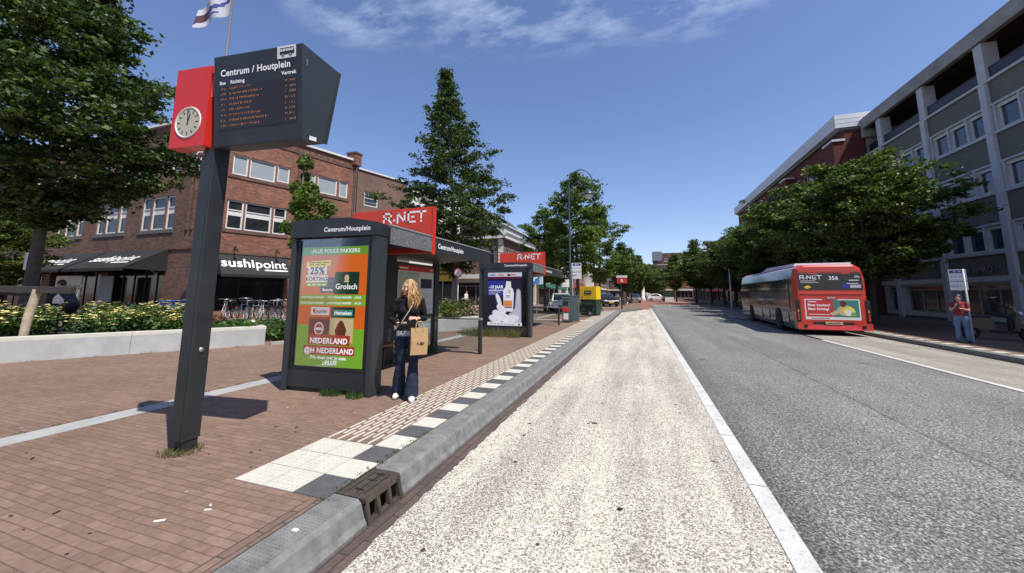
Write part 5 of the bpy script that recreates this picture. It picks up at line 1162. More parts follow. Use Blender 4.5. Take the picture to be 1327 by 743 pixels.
# ------------------------------------------------------------------ other vehicles
def car(label, loc, rz, key, group='parked cars', sc=1.):
    c = thing('parked_car', label, 'car', (*loc, KT), rz, None, sc)
    if key not in M: raise KeyError(key)
    # side profile, car faces local -Y
    lo = [(-2.1, .28), (-2.08, .62), (-1.95, .74), (-1.0, .90), (-.35, 1.38), (.1, 1.46), (1.0, 1.44), (1.75, 1.05), (1.95, .95), (2.05, .55), (2.0, .28)]
    w_ = lambda z: .86 if z < .95 else .86-(z-.95)*.42
    m_ = MB(); n_ = len(lo); v = [(-w_(z), y, z) for y, z in lo]+[(w_(z), y, z) for y, z in lo]
    m_.add(v, [tuple(range(n_)), tuple(range(n_, 2*n_))[::-1]]+[(i, i+n_, (i+1) % n_+n_, (i+1) % n_) for i in range(n_)], key); m_.build('body', c, bev=.04)
    g_ = MB()
    for sx in (-1, 1): g_.add([(sx*(w_(z)+.006), y, z) for y, z in ((-.88, .96), (-.36, 1.30), (.1, 1.37), (.95, 1.35), (1.5, 1.03))], [(0, 1, 2, 3, 4)], 'window_glass')
    g_.quad((-.72, -1.0+.02, .93), (.72, -.98, .93), (.62, -.38, 1.375), (-.62, -.38, 1.375), 'window_glass'); g_.v[-4:] = [(x, y-.02, z+.012) for x, y, z in g_.v[-4:]]
    g_.quad((.62, 1.06, 1.42), (-.62, 1.06, 1.42), (-.72, 1.72, 1.085), (.72, 1.72, 1.085), 'window_glass'); g_.v[-4:] = [(x, y+.014, z+.014) for x, y, z in g_.v[-4:]]
    g_.build('windows', c)
    for sx in (-1, 1):
        h = MB(); h.box(sx*.62-.16, sx*.62+.16, -2.11, -2.0, .60, .72, 'white_text'); h.build('headlight', c, bev=.02)
        h = MB(); h.box(sx*.68-.12, sx*.68+.12, 1.98, 2.06, .68, .88, 'red_panel'); h.build('tail_light', c, bev=.02)
        for y in (-1.3, 1.28):
            XX = Matrix.Translation((sx*.78, y, .31)) @ Matrix.Rotation(R(90), 4, 'Y')
            t_ = MB(); t_.lathe([(.0, -.08), (.17, -.09), (.2, -.11), (.30, -.11), (.32, -.07), (.32, .07), (.30, .11), (.2, .11), (.17, .09), (0, .08)], (0, 0, 0), 'tyre', 18, XX); wl = t_.build('wheel', c)
            t_ = MB(); t_.disc(XX @ Matrix.Translation((0, 0, .092)), .18, 'galv', 14); t_.disc(XX @ Matrix.Translation((0, 0, -.092)), .18, 'galv', 14); t_.build('rim', wl)
    f = MB(); f.box(-.45, .45, -2.115, -2.06, .36, .54, 'black_paint'); f.box(-.26, .26, -2.12, -2.116, .40, .50, 'plate_yellow'); f.build('grille', c)
    return c
mat('car_white', (.70, .71, .72), .2, var=0, coat=.6); mat('car_dark', (.02, .024, .035), .15, var=0, coat=.6); mat('car_grey', (.16, .17, .18), .2, .3, var=0, coat=.6)
car('white hatchback parked before the green awnings, facing us', G(727, 403), R(18), 'car_white')
car('dark blue car parked just right of the yellow container', G(786, 397), R(20), 'car_dark')
car('white car crossing at the far end of the street', (3.0, 86), R(95), 'car_white')
car('small grey car far off at the left kerb by the dark trees', (-1.2, 66), R(3), 'car_grey')
def scooter(label, loc, rz, key='black_gloss'):
    s = thing('motor_scooter', label, 'scooter', loc, rz)
    for y in (-.62, .62):
        XX = Matrix.Translation((0, y, .23)) @ Matrix.Rotation(R(90), 4, 'Y'); t_ = MB(); t_.torus(XX, .18, .055, 'tyre', 24, 8); wl = t_.build('wheel', s); t_ = MB(); t_.lathe([(0, -.04), (.13, -.03), (.13, .03), (0, .04)], (0, 0, 0), 'galv', 14, XX); t_.build('rim', wl)
    b_ = MB(); b_.ext([(-.16, .25, .28), (-.16, .95, .55), (-.16, .90, .74), (-.16, .1, .72), (-.16, .05, .35)], (.32, 0, 0), key); b_.ext([(-.19, -.42, .30), (-.19, -.48, .85), (-.19, -.40, .95), (-.19, -.32, .34)], (.38, 0, 0), key); b_.box(-.17, .17, -.4, .2, .25, .31, 'black_paint'); b_.ext([(-.09, -.86, .43), (-.09, -.42, .40), (-.09, -.45, .55), (-.09, -.62, .52)], (.18, 0, 0), key); b_.build('body', s, bev=.03)
    t_ = MB(); t_.box(-.15, .15, .12, .88, .73, .82, 'black_paint'); t_.build('seat', s, bev=.03)
    t_ = MB(); t_.tube([(0, -.62, .25), (0, -.44, .9), (0, -.38, 1.02)], .025, 'galv', 8); t_.tube([(-.34, -.28, 1.05), (-.15, -.38, 1.03), (.15, -.38, 1.03), (.34, -.28, 1.05)], .016, 'black_paint', 8); hb = t_.build('handlebar', s)
    for x in (-.3, .3): t_ = MB(); t_.tube([(x, -.32, 1.06), (x*1.15, -.34, 1.2)], .006, 'black_paint', 5); t_.ball((x*1.15, -.34, 1.23), .055, .012, .04, 'black_paint', 8); t_.build('mirror', hb)
    t_ = MB(); t_.ball((0, -.5, .88), .08, .05, .07, 'white_text', 10); t_.build('headlight', s)
    t_ = MB(); t_.box(-.1, .1, .95, .97, .44, .58, 'p_sky'); t_.build('number_plate', s)
    t_ = MB(); t_.box(-.05, .05, .9, .97, .6, .68, 'red_panel'); t_.build('tail_light', s)
    return s
sc1 = scooter('dark scooter ridden along the right-hand pavement', (*G(1296, 441, .12), .12), R(62))
sc2 = scooter('black scooter parked against the yellow and green container', (*G(755, 411), KT), R(-35))
# bicycles
mat('bike_pale', (.50, .50, .48), .4, var=.1); mat('bike_blue', (.08, .10, .16), .35, var=.1)
def bicycle(fk='black_gloss'):
    s = thing('bicycle', '-', 'bicycle'); wr = .34
    fd = MB()
    for y in (-.54, .54):
        fd.tube([(0, y+(wr+.03)*math.cos(a), wr+(wr+.03)*math.sin(a)) for a in [R(q) for q in range(10, 171, 20)]], .022, 'alu' if fk == 'bike_pale' else 'black_paint', 6, sq=.5)
    fd.tube([(-.1, .56, .58), (0, .60, .64), (.1, .56, .58)], .012, 'red_panel', 5); fd.build('mudguard', s)
    for y in (-.54, .54):
        XX = Matrix.Translation((0, y, wr)) @ Matrix.Rotation(R(90), 4, 'Y'); t_ = MB(); t_.torus(XX, wr-.02, .02, 'tyre', 30, 6); wl = t_.build('wheel', s)
        t_ = MB(); t_.torus(XX, wr-.045, .013, 'alu', 28, 5)
        for k_ in range(14):
            a = 2*PI*k_/14; t_.tube([(0, y, wr), (0, y+(wr-.045)*math.cos(a), wr+(wr-.045)*math.sin(a))], .003, 'alu', 3, caps=False)
        t_.tube([(-.04, y, wr), (.04, y, wr)], .018, 'steel', 8); t_.build('rim', wl)
    f = MB(); T = lambda *p, r=.016: f.tube([Vector(q) for q in p], r, fk, 7)
    T((0, -.46, .58), (0, .02, .30), r=.019); T((0, .02, .30), (0, .20, .84)); T((0, -.42, .78), (0, .16, .72)); T((0, -.54, .34), (0, -.46, .58), (0, -.41, .82)); T((.04, .02, .30), (.05, .54, .34), r=.011); T((-.04, .02, .30), (-.05, .54, .34), r=.011); T((.05, .54, .34), (.02, .17, .74), r=.01); T((-.05, .54, .34), (-.02, .17, .74), r=.01)
    f.build('frame', s)
    t_ = MB(); t_.tube([(0, -.41, .80), (0, -.39, 1.0)], .014, 'steel', 7); t_.tube([(-.29, -.16, 1.0), (-.2, -.30, 1.04), (0, -.40, 1.02), (.2, -.30, 1.04), (.29, -.16, 1.0)], .012, 'steel', 7); t_.tube([(-.29, -.16, 1.0), (-.29, -.07, .99)], .018, 'tyre', 7); t_.tube([(.29, -.16, 1.0), (.29, -.07, .99)], .018, 'tyre', 7); t_.build('handlebar', s)
    t_ = MB(); t_.ext([(-.02, .06, .90), (.02, .06, .90), (.1, .30, .91), (-.1, .30, .91)], (0, 0, .05), 'tyre'); t_.build('saddle', s, bev=.015)
    t_ = MB(); t_.box(-.07, .07, .30, .78, .70, .715, 'black_paint'); t_.tube([(.06, .7, .70), (.05, .55, .35)], .008, 'black_paint', 5); t_.tube([(-.06, .7, .70), (-.05, .55, .35)], .008, 'black_paint', 5); t_.build('carrier', s)
    t_ = MB(); t_.tube([(0, .02, .30), (.05, .02, .30), (.06, -.05, .15), (.14, -.05, .15)], .012, 'steel', 6); t_.tube([(0, .02, .30), (-.05, .02, .30), (-.06, .09, .45), (-.14, .09, .45)], .012, 'steel', 6); t_.lathe([(.09, -.004), (.10, 0), (.09, .004)], (0, 0, 0), 'steel', 18, Matrix.Translation((.045, .02, .30)) @ Matrix.Rotation(R(90), 4, 'Y')); t_.build('crank', s)
    return s
BK = bicycle(); BKW = bicycle('bike_pale'); BKB = bicycle('bike_blue'); k_first = {id(BKW): 1, id(BKB): 1}
bl_ = [(350, 417, 80, 'silver-wheeled bicycle parked broadside at the right of the row before the brick front'), (361, 417.5, 25, 'bicycle parked nose-on with bright handlebar, beside the broadside one'), (334, 416, 60, 'bicycle third from the right in the row before the brick front'), (322, 414, 40, 'bicycle in the middle of the row before the brick front'),
       (311, 415.5, 75, 'bicycle left of the middle of the row before the brick front'), (300, 413, 35, 'bicycle second from the left in the row before the brick front'), (289, 415, 50, 'leftmost bicycle of the row before the brick front'), (371, 413, 20, 'bicycle half hidden behind the advert case, end of the row'), (341, 412, 15, 'bicycle standing behind the broadside bicycle'), (316, 411.5, 70, 'bicycle in the second line behind the middle of the row'), (327, 412.5, 80, 'bicycle standing crosswise in the second line, right of the middle'), (305, 411.5, 65, 'bicycle standing crosswise in the second line, left of the middle'), (356, 413.5, 50, 'bicycle wedged between the broadside one and the nose-on one'), (294, 411.5, 80, 'bicycle crosswise at the left end of the second line')]
for i, (u, v, a, lb) in enumerate(bl_):
    x, y = G(u, v)
    if i == 0: BK.location = (x, y, KT); BK.rotation_euler = (0, R(4), R(a)); tag(BK, lb, None, 'bicycles parked before the brick front')
    else:
        P = (BK, BKW, BK, BKB)[(i+3) % 4]
        if k_first.pop(id(P), 0): o = P; o.location = (x, y, KT); o.rotation_euler.z = R(a); tag(o, lb, 'bicycle', 'bicycles parked before the brick front')
        else: o = dup(P, (x, y, KT), R(a), lb, 'bicycles parked before the brick front')
        o.rotation_euler.y = R((-1)**i*(3+i % 3*3)); o.scale = ((.93, 1.06, 1.0, .97, 1.1)[i % 5],)*3
far = [(598, 404, 80, 'bicycle behind the shelter, left of the pale column tree'), (575, 404, 60, 'bicycle behind the timetable of the first shelter'), (632, 403, 70, 'bicycle behind the second planter, beside the poster with the hand'), (505, 404, 70, 'bicycle seen through the shelter glass behind the woman'), (712, 399, 70, 'white-framed bicycle under the green awning'), (797, 394, 30, 'bicycle parked under the bright green trees'), (812, 396, 20, 'bicycle leaning by the red stop pillar'), (549, 404, 50, 'bicycle seen through the shelter, right of the woman')]
for u, v, a, lb in far: dup(BKW if 'white' in lb or 'glass' in lb else BK, (*G(u, v), KT), R(a), lb, 'bicycles parked around the square')
# ------------------------------------------------------------------ street furniture
def lamp(label, loc, rz, H=8.0):
    s = thing('street_lamp', label, 'street lamp', loc, rz, 'curved street lamps on the left pavement'); k_ = H/8.0
    p_ = MB(); p_.lathe([(.11, 0), (.11, .5), (.085, .6), (.075, 1.2), (.06, 1.25), (.045, 7.0*k_)], (0, 0, 0), 'lamp_green', 12); p_.lathe([(.06, 5.4), (.06, 5.5)], (0, 0, 0), 'lamp_green', 10); p_.build('post', s)
    a_ = MB(); pt = [(0, 0, 6.9*k_)]; 
    for i in range(13):
        a = PI-PI*1.22*i/12; pt.append((.62+.62*math.cos(a), 0, 7.15*k_+.78*math.sin(a)))
    pt += [(1.02, 0, 6.78*k_), (.93, 0, 6.88*k_)]
    a_.tube(pt, [.045]+[.04-.0015*i for i in range(len(pt)-1)], 'lamp_green', 8); a_.tube([(.05, 0, 6.7*k_), (.25, 0, 7.15*k_), (.55, 0, 7.38*k_), (.9, 0, 7.3*k_), (1.02, 0, 7.12*k_)], .022, 'lamp_green', 6); a_.build('arm', s)
    h_ = MB(); h_.lathe([(.03, .22), (.06, .20), (.10, .12), (.20, .08), (.26, -.02), (.27, -.10), (.25, -.11)], (1.02, 0, 6.62*k_+.0), 'lamp_green', 18); h_.build('lamp_shade', s)
    b_ = MB(); b_.lathe([(.245, -.10), (.22, -.20), (.13, -.28), (0, -.31)], (1.02, 0, 6.62*k_), 'lamp_glass', 16); b_.build('lamp_bowl', s)
    return s
mat('lamp_green', (.045, .075, .085), .4, .2, var=.1); mat('lamp_glass', (.55, .56, .55), .15, var=0)
lamp('tall curved swan-neck street lamp beside the bus stop sign', (*G(740, 418), KT), R(5))
lamp('farther curved street lamp rising past the bright green trees', (*DD(808, 53), KT), R(5))
lamp('farthest curved street lamp, small, by the dark trees', (*DD(819, 78), KT), R(5))
def stop_sign(label, loc, rz, hp, pole='lamp_green', k=1.):
    s = thing('bus_stop_sign', label, 'bus stop sign', loc, rz); p_ = MB(); p_.lathe([(.032, 0), (.032, hp), (0, hp+.01)], (0, 0, 0), pole, 10); p_.build('pole', s)
    b_ = MB(); b_.box(.035, .50, -.02, .02, hp-.82, hp, 'white'); b_.v = [(x*k, y, hp+(z-hp)*k) for x, y, z in b_.v]; pn_ = b_.build('plate', s, bev=.004)
    t_ = MB(); F = Flat(t_, tM(.2675, -.0205, hp-.41), .001); F.rect(-.20, .20, .26, .385, 1, 'p_blue'); F.rect(-.09, .09, .295, .35, 2, 'white'); F.rect(-.05, .05, .30, .34, 3, 'p_blue')
    for j in range(3):
        F.rect(-.22, .22, .20-j*.19, .205-j*.19, 1, 'black_paint')
        for i in range(4): F.txt(str((14, 15, 50, 73, 255, 340, 346, 356, 385, 386, 2, 3)[j*4+i]), .085, -.17+i*.115, .10-j*.19, 1, 'p_ink', 'CENTER', .001)
    t_.v = [(x*k, y, hp+(z-hp)*k) for x, y, z in t_.v]; t_.build('lettering', pn_); return s
stop_sign('white bus stop sign with route numbers on a dark pole beside the curved lamp', (*G(742, 417.5), KT), R(4), 3.02)
sr = stop_sign('white bus stop sign on a grey pole beside the woman in red', (*G(1262, 444, .12), .12), R(-28), 2.3, 'galv', .82); 
for c in sr.children:
    if c.name.startswith('plate'): c.location.x = -.35
# cabinet, ticket bin, container, pillar
mat('cabinet', (.10, .125, .125), .5, .2, var=.15); mat('container_green', (.010, .05, .022), .55, var=.2); mat('container_yellow', (.72, .48, .01), .5, var=.08)
cb2 = thing('utility_cabinet', 'grey-green metal cabinet at the foot of the curved lamp', 'cabinet', (*G(746, 416.5), KT), R(6))
c_ = MB(); c_.box(-.19, .19, 0, .32, 0, 1.28, 'cabinet'); c_.box(-.205, .205, -.015, .335, 1.281, 1.33, 'cabinet'); c_.build('body', cb2, bev=.01)
c_ = MB(); c_.box(-.16, .16, -.008, -.001, .12, 1.2, 'cabinet'); dd_ = c_.build('door', cb2); c_ = MB(); c_.box(.10, .13, -.02, -.0085, .62, .74, 'black_paint'); c_.build('handle', dd_)
rb = thing('litter_bin', 'grey litter bin with a red band left of the lamp post', 'litter bin', (*G(733.5, 418.5), KT), R(4))
c_ = MB(); c_.box(-.18, .18, 0, .34, .06, 1.18, 'cabinet'); c_.box(-.2, .2, -.02, .36, 1.18, 1.26, 'cabinet'); c_.box(-.15, .15, .03, .31, -.01, .06, 'black_paint'); c_.build('body', rb, bev=.012)
c_ = MB(); c_.box(-.13, .13, -.008, -.001, .86, 1.06, 'black_gap'); c_.build('opening', rb); c_ = MB(); c_.box(-.182, .182, -.006, -.002, .56, .74, 'red_panel'); c_.box(-.12, .12, -.006, -.002, .16, .46, 'white'); c_.build('sticker', rb)
ct = thing('container', 'green street container with bright yellow upper half and dark label', 'container', (*G(752.5, 409.0), KT), R(-14)); ct.scale = (.5, .5, .95)
c_ = MB(); c_.box(0, 2.2, 0, 1.6, .08, 1.12, 'container_green')
for i in range(9): c_.box(.06+i*.255, .16+i*.255, -.025, -.001, .10, 1.08, 'container_green')
c_.box(.05, 2.15, .05, 1.55, -.01, .08, 'black_paint'); c_.build('body', ct, bev=.01)
c_ = MB(); c_.ext([(-.05, -.05, 1.121), (2.25, -.05, 1.121), (2.22, -.05, 2.02), (-.02, -.05, 2.02)], (0, 1.7, 0), 'container_yellow')
for i in range(12): c_.tube([(.08+i*.19, -.055, 1.13), (.08+i*.19, -.055, 2.0)], .022, 'container_yellow', 6)
cv = c_.build('cover', ct); c_ = MB(); c_.box(.62, 1.62, -.10, -.08, 1.48, 1.72, 'black_paint'); c_.box(.74, 1.5, -.103, -.1005, 1.56, 1.64, 'galv'); c_.build('label_board', cv)
pl2 = thing('stop_pillar', 'slim dark pillar with a red and white sign head at the kerb end', 'sign', (*G(806, 401), KT), R(3), None, .88); k_ = MB(); k_.box(-.07, .07, -.05, .05, 0, 2.9, 'anthracite'); k_.build('post', pl2)
k_ = MB(); k_.box(-.42, .62, -.12, .12, 2.75, 3.35, 'p_mapred'); k_.box(-.46, .66, -.14, .14, 3.351, 3.58, 'white'); hh = k_.build('sign_head', pl2); k_ = MB(); k_.text('R', .4, tM(.1, -.125, 2.9), 'white_text', 'CENTER', .01); k_.build('lettering', hh)
# small signs
def roundsign(label, loc, h, r_, rim='p_mapred', face='white', mark=None, rz=0.):
    s = thing('traffic_sign', label, 'traffic sign', loc, rz); p_ = MB(); p_.lathe([(.028, 0), (.028, h+r_), (0, h+r_)], (0, .03, 0), 'galv', 8); p_.build('pole', s); d_ = MB(); X = tM(0, -.005, h)
    d_.disc(X, r_, rim, 26); d_.disc(X @ Matrix.Translation((0, 0, .002)), r_*.76, face, 26)
    if mark: d_.text(mark, r_*.8, X @ Matrix.Translation((0, -r_*.3, .004)), 'p_ink', 'CENTER', .01)
    else: d_.ball((0, -.003, h-.02), r_*.2, .004, r_*.45, 'p_ink', 8)
    d_.disc(X @ Matrix.Translation((0, 0, -.006)), r_, 'galv', 26); d_.build('face', s); return s
roundsign('round red-edged sign on a thin pole behind the shelter end rail', (*DD(593, 20), KT), 2.5, .24)
roundsign('round red-edged sign seen through the shelter glass left of the woman', (*DD(500, 19), KT), 2.35, .30)
ys = thing('direction_sign', 'yellow direction sign with black arrow seen behind the shelter', 'direction sign', (*DD(577, 23), KT), 0.); k_ = MB(); k_.lathe([(.035, 0), (.035, 3.0)], (-.2, .04, 0), 'galv', 8); k_.build('pole', ys)
k_ = MB(); k_.box(-.65, .65, -.02, .02, 2.15, 3.0, 'plate_yellow'); pp_ = k_.build('plate', ys); k_ = MB(); F = Flat(k_, tM(0, -.0205, 2.57), .001); F.line((.25, .25), (.45, 0), .1, 1, 'p_ink'); F.line((.25, -.25), (.45, 0), .1, 1, 'p_ink'); F.rect(-.55, .1, -.05, .05, 1, 'p_ink'); F.txt('P', .3, -.4, .1, 1, 'p_ink'); k_.build('arrow', pp_)
bs = thing('parking_sign', 'blue and white parking sign behind the second advert case', 'parking sign', (*DD(695, 21.5), KT), 0.); k_ = MB(); k_.lathe([(.03, 0), (.03, 2.75)], (0, .04, 0), 'galv', 8); k_.build('pole', bs); k_ = MB(); k_.box(-.35, .40, -.02, .02, 1.95, 2.7, 'p_sky'); pp_ = k_.build('plate', bs); k_ = MB(); k_.text('P', .5, tM(-.05, -.022, 2.13), 'white_text', 'CENTER', .01); k_.box(.2, .4, -.024, -.0205, 1.95, 2.7, 'white'); k_.build('lettering', pp_)
wsn = thing('parking_sign', 'small white sign on a pale leaning post at the left edge', 'parking sign', (*DD(31, 17.5), KT), 0.); wsn.rotation_euler.y = R(2); k_ = MB(); k_.lathe([(.035, 0), (.03, 4.0)], (0, .04, 0), 'white_paint', 8); k_.build('post', wsn); k_ = MB(); k_.box(-.30, .16, -.02, .02, 2.05, 2.55, 'off_white'); pp_ = k_.build('plate', wsn); k_ = MB(); k_.disc(tM(.0, -.022, 2.32), .13, 'p_ink', 18); k_.disc(tM(.0, -.024, 2.32), .08, 'off_white', 18); k_.build('symbol', pp_)
ck2 = thing('electricity_box', 'white and green kiosk box at the far end of the road', 'kiosk', (*DD(867, 84), 0), 0.); k_ = MB(); k_.box(-.8, .8, 0, 1.4, 0, 1.0, 'white'); k_.box(-.82, .82, -.02, 1.42, 1.0, 2.0, 'container_green'); k_.build('body', ck2, bev=.02)
wc = thing('memorial_column', 'slim white column far away before the round trees', 'column', (*DD(833.5, 100), 0), 0.); k_ = MB(); k_.lathe([(.6, 0), (.6, .8), (.35, .9), (.30, 6.2), (.5, 6.4), (.5, 6.6), (.3, 6.8), (.45, 7.6), (.2, 8.4), (0, 8.5)], (0, 0, 0), 'plaster', 12); k_.build('shaft', wc)
wp = thing('flag_pole', 'white pole among the right-hand trees before the red awning', 'pole', (*DD(947, 45), .1), 0.); k_ = MB(); k_.lathe([(.08, 0), (.05, 5.5), (0, 5.5)], (0, 0, 0), 'white_paint', 8); k_.build('pole', wp)
# flag pole with a blowing flag
fx, fy = DD(259, 19.5); fp = thing('flag_pole', 'tall white flagpole rising behind the departure sign', 'flagpole', (fx, fy, KT)); k_ = MB(); HPOLE = 14.6; k_.lathe([(.085, 0), (.045, HPOLE), (.07, HPOLE+.02), (.05, HPOLE+.12), (0, HPOLE+.14)], (0, 0, 0), 'white', 12); k_.build('pole', fp)
mat('flag_white', (.42, .42, .47), .8, var=.03); mat('flag_blue', (.03, .05, .22), .8, var=.05); mat('flag_dark', (.05, .012, .025), .8, var=.05)
fl = MB(); nu, nv = 26, 12; dvx, dvy = -lat.x, -lat.y; vs = []
for i in range(nu+1):
    for j in range(nv+1):
        u = i/nu; v = j/nv; wv = .16*math.sin(u*9+v*1.4)*u**.6; vs.append((.06*dvx+dvx*u*1.45+dvy*wv, .06*dvy+dvy*u*1.45-dvx*wv, HPOLE-.15-.95*v-u*.62-.10*math.sin(u*7+v)*u))
for i in range(nu):
    for j in range(nv):
        u, v = i/nu, j/nv; key = 'flag_white'
        if abs((v-.12)-u*.55) < .11 or .62 < v < .72 and u > .3: key = 'flag_blue'
        if u > .72 and .25 < v < .75: key = 'flag_dark'
        a = i*(nv+1)+j; fl.add([vs[a], vs[a+nv+1], vs[a+nv+2], vs[a+1]], [(0, 1, 2, 3)], key, True)
fo = fl.build('flag'); fo.location = (fx, fy, KT); tag(fo, 'blowing white flag with blue and dark bands at the top of the tall pole', 'flag')
# stake and beam in the flowers
ts = thing('tree_stake', 'pale leaning wooden stake with a dark horizontal beam among yellow flowers', 'wooden stake', (*DD(39, 13.62), .36+KT-.03), 0.)
ax_, ay_ = lat.x, lat.y
k_ = MB(); k_.tube([(0, 0, -.05), (ax_*.05, ay_*.05, .55), (ax_*.16, ay_*.16, 1.16)], [.075, .08, .075], 'wood_post', 10); k_.build('stake', ts)
k_ = MB(); k_.bar((-ax_*2.2, -ay_*2.2, 1.19), (ax_*.95, ay_*.95, 1.14), .12, .15, 'wood_dark'); k_.bar((-ax_*2.0, -ay_*2.0+.2, 1.16), (ax_*.1, ay_*.1+.1, 1.0), .06, .06, 'wood_dark'); k_.build('beam', ts, bev=.01)
# terrace chairs, tables, blue crate
def chair():
    s = thing('terrace_chair', '-', 'chair'); k_ = MB()
    for x in (-.22, .22): k_.tube([(x, -.24, 0), (x, -.2, .44), (x, .2, .45), (x, .27, .86)], .017, 'white', 6); k_.tube([(x, .26, 0), (x, .1, .44)], .017, 'white', 6); k_.tube([(x, -.2, .44), (x, -.22, .66), (x, .22, .68)], .015, 'white', 6)
    k_.build('frame', s); k_ = MB(); k_.box(-.21, .21, -.2, .2, .44, .47, 'black_paint'); k_.build('seat', s); k_ = MB(); k_.ext([(-.21, .215, .52), (.21, .215, .52), (.21, .27, .86), (-.21, .27, .86)], (0, .015, 0), 'black_paint'); k_.build('backrest', s); return s
CH = chair(); DCH = 30.5
for i, (u, a, lb) in enumerate([(140, 30, 'leftmost white-framed terrace chair under the black awning'), (168, 50, 'white-framed terrace chair in the middle of the terrace'), (176, -40, 'white-framed terrace chair turned to its neighbour on the terrace'), (193, 40, 'bright white-framed terrace chair nearest the blue bin'), (205, -20, 'white-framed terrace chair just left of the blue bin')]):
    x, y = DD(u, DCH-.015*(u-140)); 
    if i == 0: CH.location = (x, y, KT+.0); CH.rotation_euler.z = R(a); tag(CH, lb, None, 'white-framed terrace chairs')
    else: dup(CH, (x, y, KT), R(a), lb, 'white-framed terrace chairs')
mat('crate_blue', (.02, .07, .25), .5, var=.15)
bb = thing('blue_bin', 'blue bin standing before the corner of the brick house', 'bin', (*DD(225, 26.5), KT), R(15)); k_ = MB(); k_.ext([(-.42, -.3, 0), (.42, -.3, 0), (.46, -.34, .95), (-.46, -.34, .95)], (0, .6, 0), 'crate_blue'); k_.build('body', bb, bev=.02); k_ = MB(); k_.box(-.5, .5, -.4, .32, .951, 1.02, 'crate_blue'); k_.build('lid', bb, bev=.02)
for (u, d, lb) in ((156, 29.4, 'dark terrace table between the white-framed chairs'), (184, 28.6, 'dark terrace table right of the middle chair'), (125, 31, 'dark terrace table at the left of the terrace')):
    s = thing('terrace_table', lb, 'table', (*DD(u, d), KT)); k_ = MB(); k_.lathe([(0, .70), (.36, .70), (.37, .715), (.36, .73), (0, .73)], (0, 0, 0), 'black_paint', 20); k_.build('tabletop', s); k_ = MB(); k_.lathe([(.26, 0), (.25, .02), (.03, .04), (.03, .70)], (0, 0, 0), 'black_paint', 14); k_.build('leg', s)
# ------------------------------------------------------------------ people
mat('skin', (.52, .30, .21), .5, var=.06, scale=20, spec=.4); mat('skin_dark', (.33, .18, .12), .5, var=.06, scale=20)
mat('lip', (.36, .10, .09), .45, var=0); mat('eye', (.5, .5, .48), .2, var=0); mat('iris', (.03, .04, .05), .2, var=0)
mat('knit_black', (.012, .012, .014), .95, var=.3, scale=30, bmp=.4, bscale=160, spec=.15); mat('denim_dark', (.018, .026, .045), .9, var=.3, scale=9, bmp=.15, bscale=220, spec=.2)
mat('denim', (.12, .19, .30), .9, var=.25, scale=7); mat('top_red', (.22, .02, .03), .9, var=.15); mat('jacket_grey', (.05, .052, .058), .85, var=.2); mat('jacket_black', (.012, .012, .014), .8, var=.3)
mat('hem_grey', (.32, .33, .35), .9, var=.15, scale=30); mat('kraft', (.42, .26, .12), .75, var=.10, scale=5, bmp=.12, bscale=25); mat('shoe_white', (.66, .65, .62), .6, var=.08); mat('shoe_dark', (.03, .03, .03), .6, var=.1)
m, nt, b = nodes('hair_blond'); g_ = N(nt, 'ShaderNodeNewGeometry'); L(nt, ramp(nt, g_.outputs['Random Per Island'], [(0, (.17, .085, .028)), (.5, (.38, .21, .075)), (1, (.58, .38, .17))]), b.inputs['Base Color']); b.inputs['Roughness'].default_value = .42; b.inputs['Specular IOR Level'].default_value = .6
mat('hair_brown', (.06, .028, .015), .5, var=.3, scale=20); mat('hair_dark', (.016, .012, .010), .5, var=.2); mat('strap', (.55, .48, .36), .6, var=0); mat('leather_black', (.012, .011, .011), .4, var=.2); mat('grey_top', (.2, .21, .22), .9, var=.2); mat('white_shirt', (.62, .62, .6), .9, var=.08)
V3 = Vector
def hand(mb, w, d, pn_, mi, curl=.5, side=1, s=1.):
    w, d, pn_ = V3(w), V3(d).normalized(), V3(pn_); pn_ = (pn_-d*pn_.dot(d)).normalized(); sv = d.cross(pn_)*side
    mb.tube([w-d*.03, w+d*.01*s, w+d*.045*s, w+d*.082*s], [.021*s, .026*s, .035*s, .034*s], mi, 10, sq=.42, up=pn_)
    for i, (o_, ln_) in enumerate(((-.027, .062), (-.009, .074), (.009, .070), (.026, .056))):
        p = w+d*.078*s+sv*o_*s; q = [p-d*.02]; dd = d.copy(); ang = curl*(.9+.12*i)
        for k_ in range(3):
            dd = (dd*math.cos(ang*.75)+pn_*math.sin(ang*.75)).normalized() if k_ else (d*math.cos(ang*.5)+pn_*math.sin(ang*.5)).normalized()
            pv_ = pn_; q.append(q[-1]+dd*(ln_*s*(.5, .3, .22)[k_])+(d*.02 if k_ == 0 else V3((0, 0, 0)))); pn2 = dd.cross(sv).normalized(); pn_ = pn2 if pn2.dot(pv_) > 0 else -pn2
        mb.tube(q, [.0095*s, .009*s, .0085*s, .0068*s], mi, 7); pn_ = V3(pn_)
    t0 = w+d*.022*s-sv*.026*s; td = (d*.75-sv*.55+pn_*.35).normalized()
    mb.tube([t0-td*.012, t0+td*.03*s, t0+td*.055*s+d*.012*s], [.014*s, .0115*s, .0085*s], mi, 7)
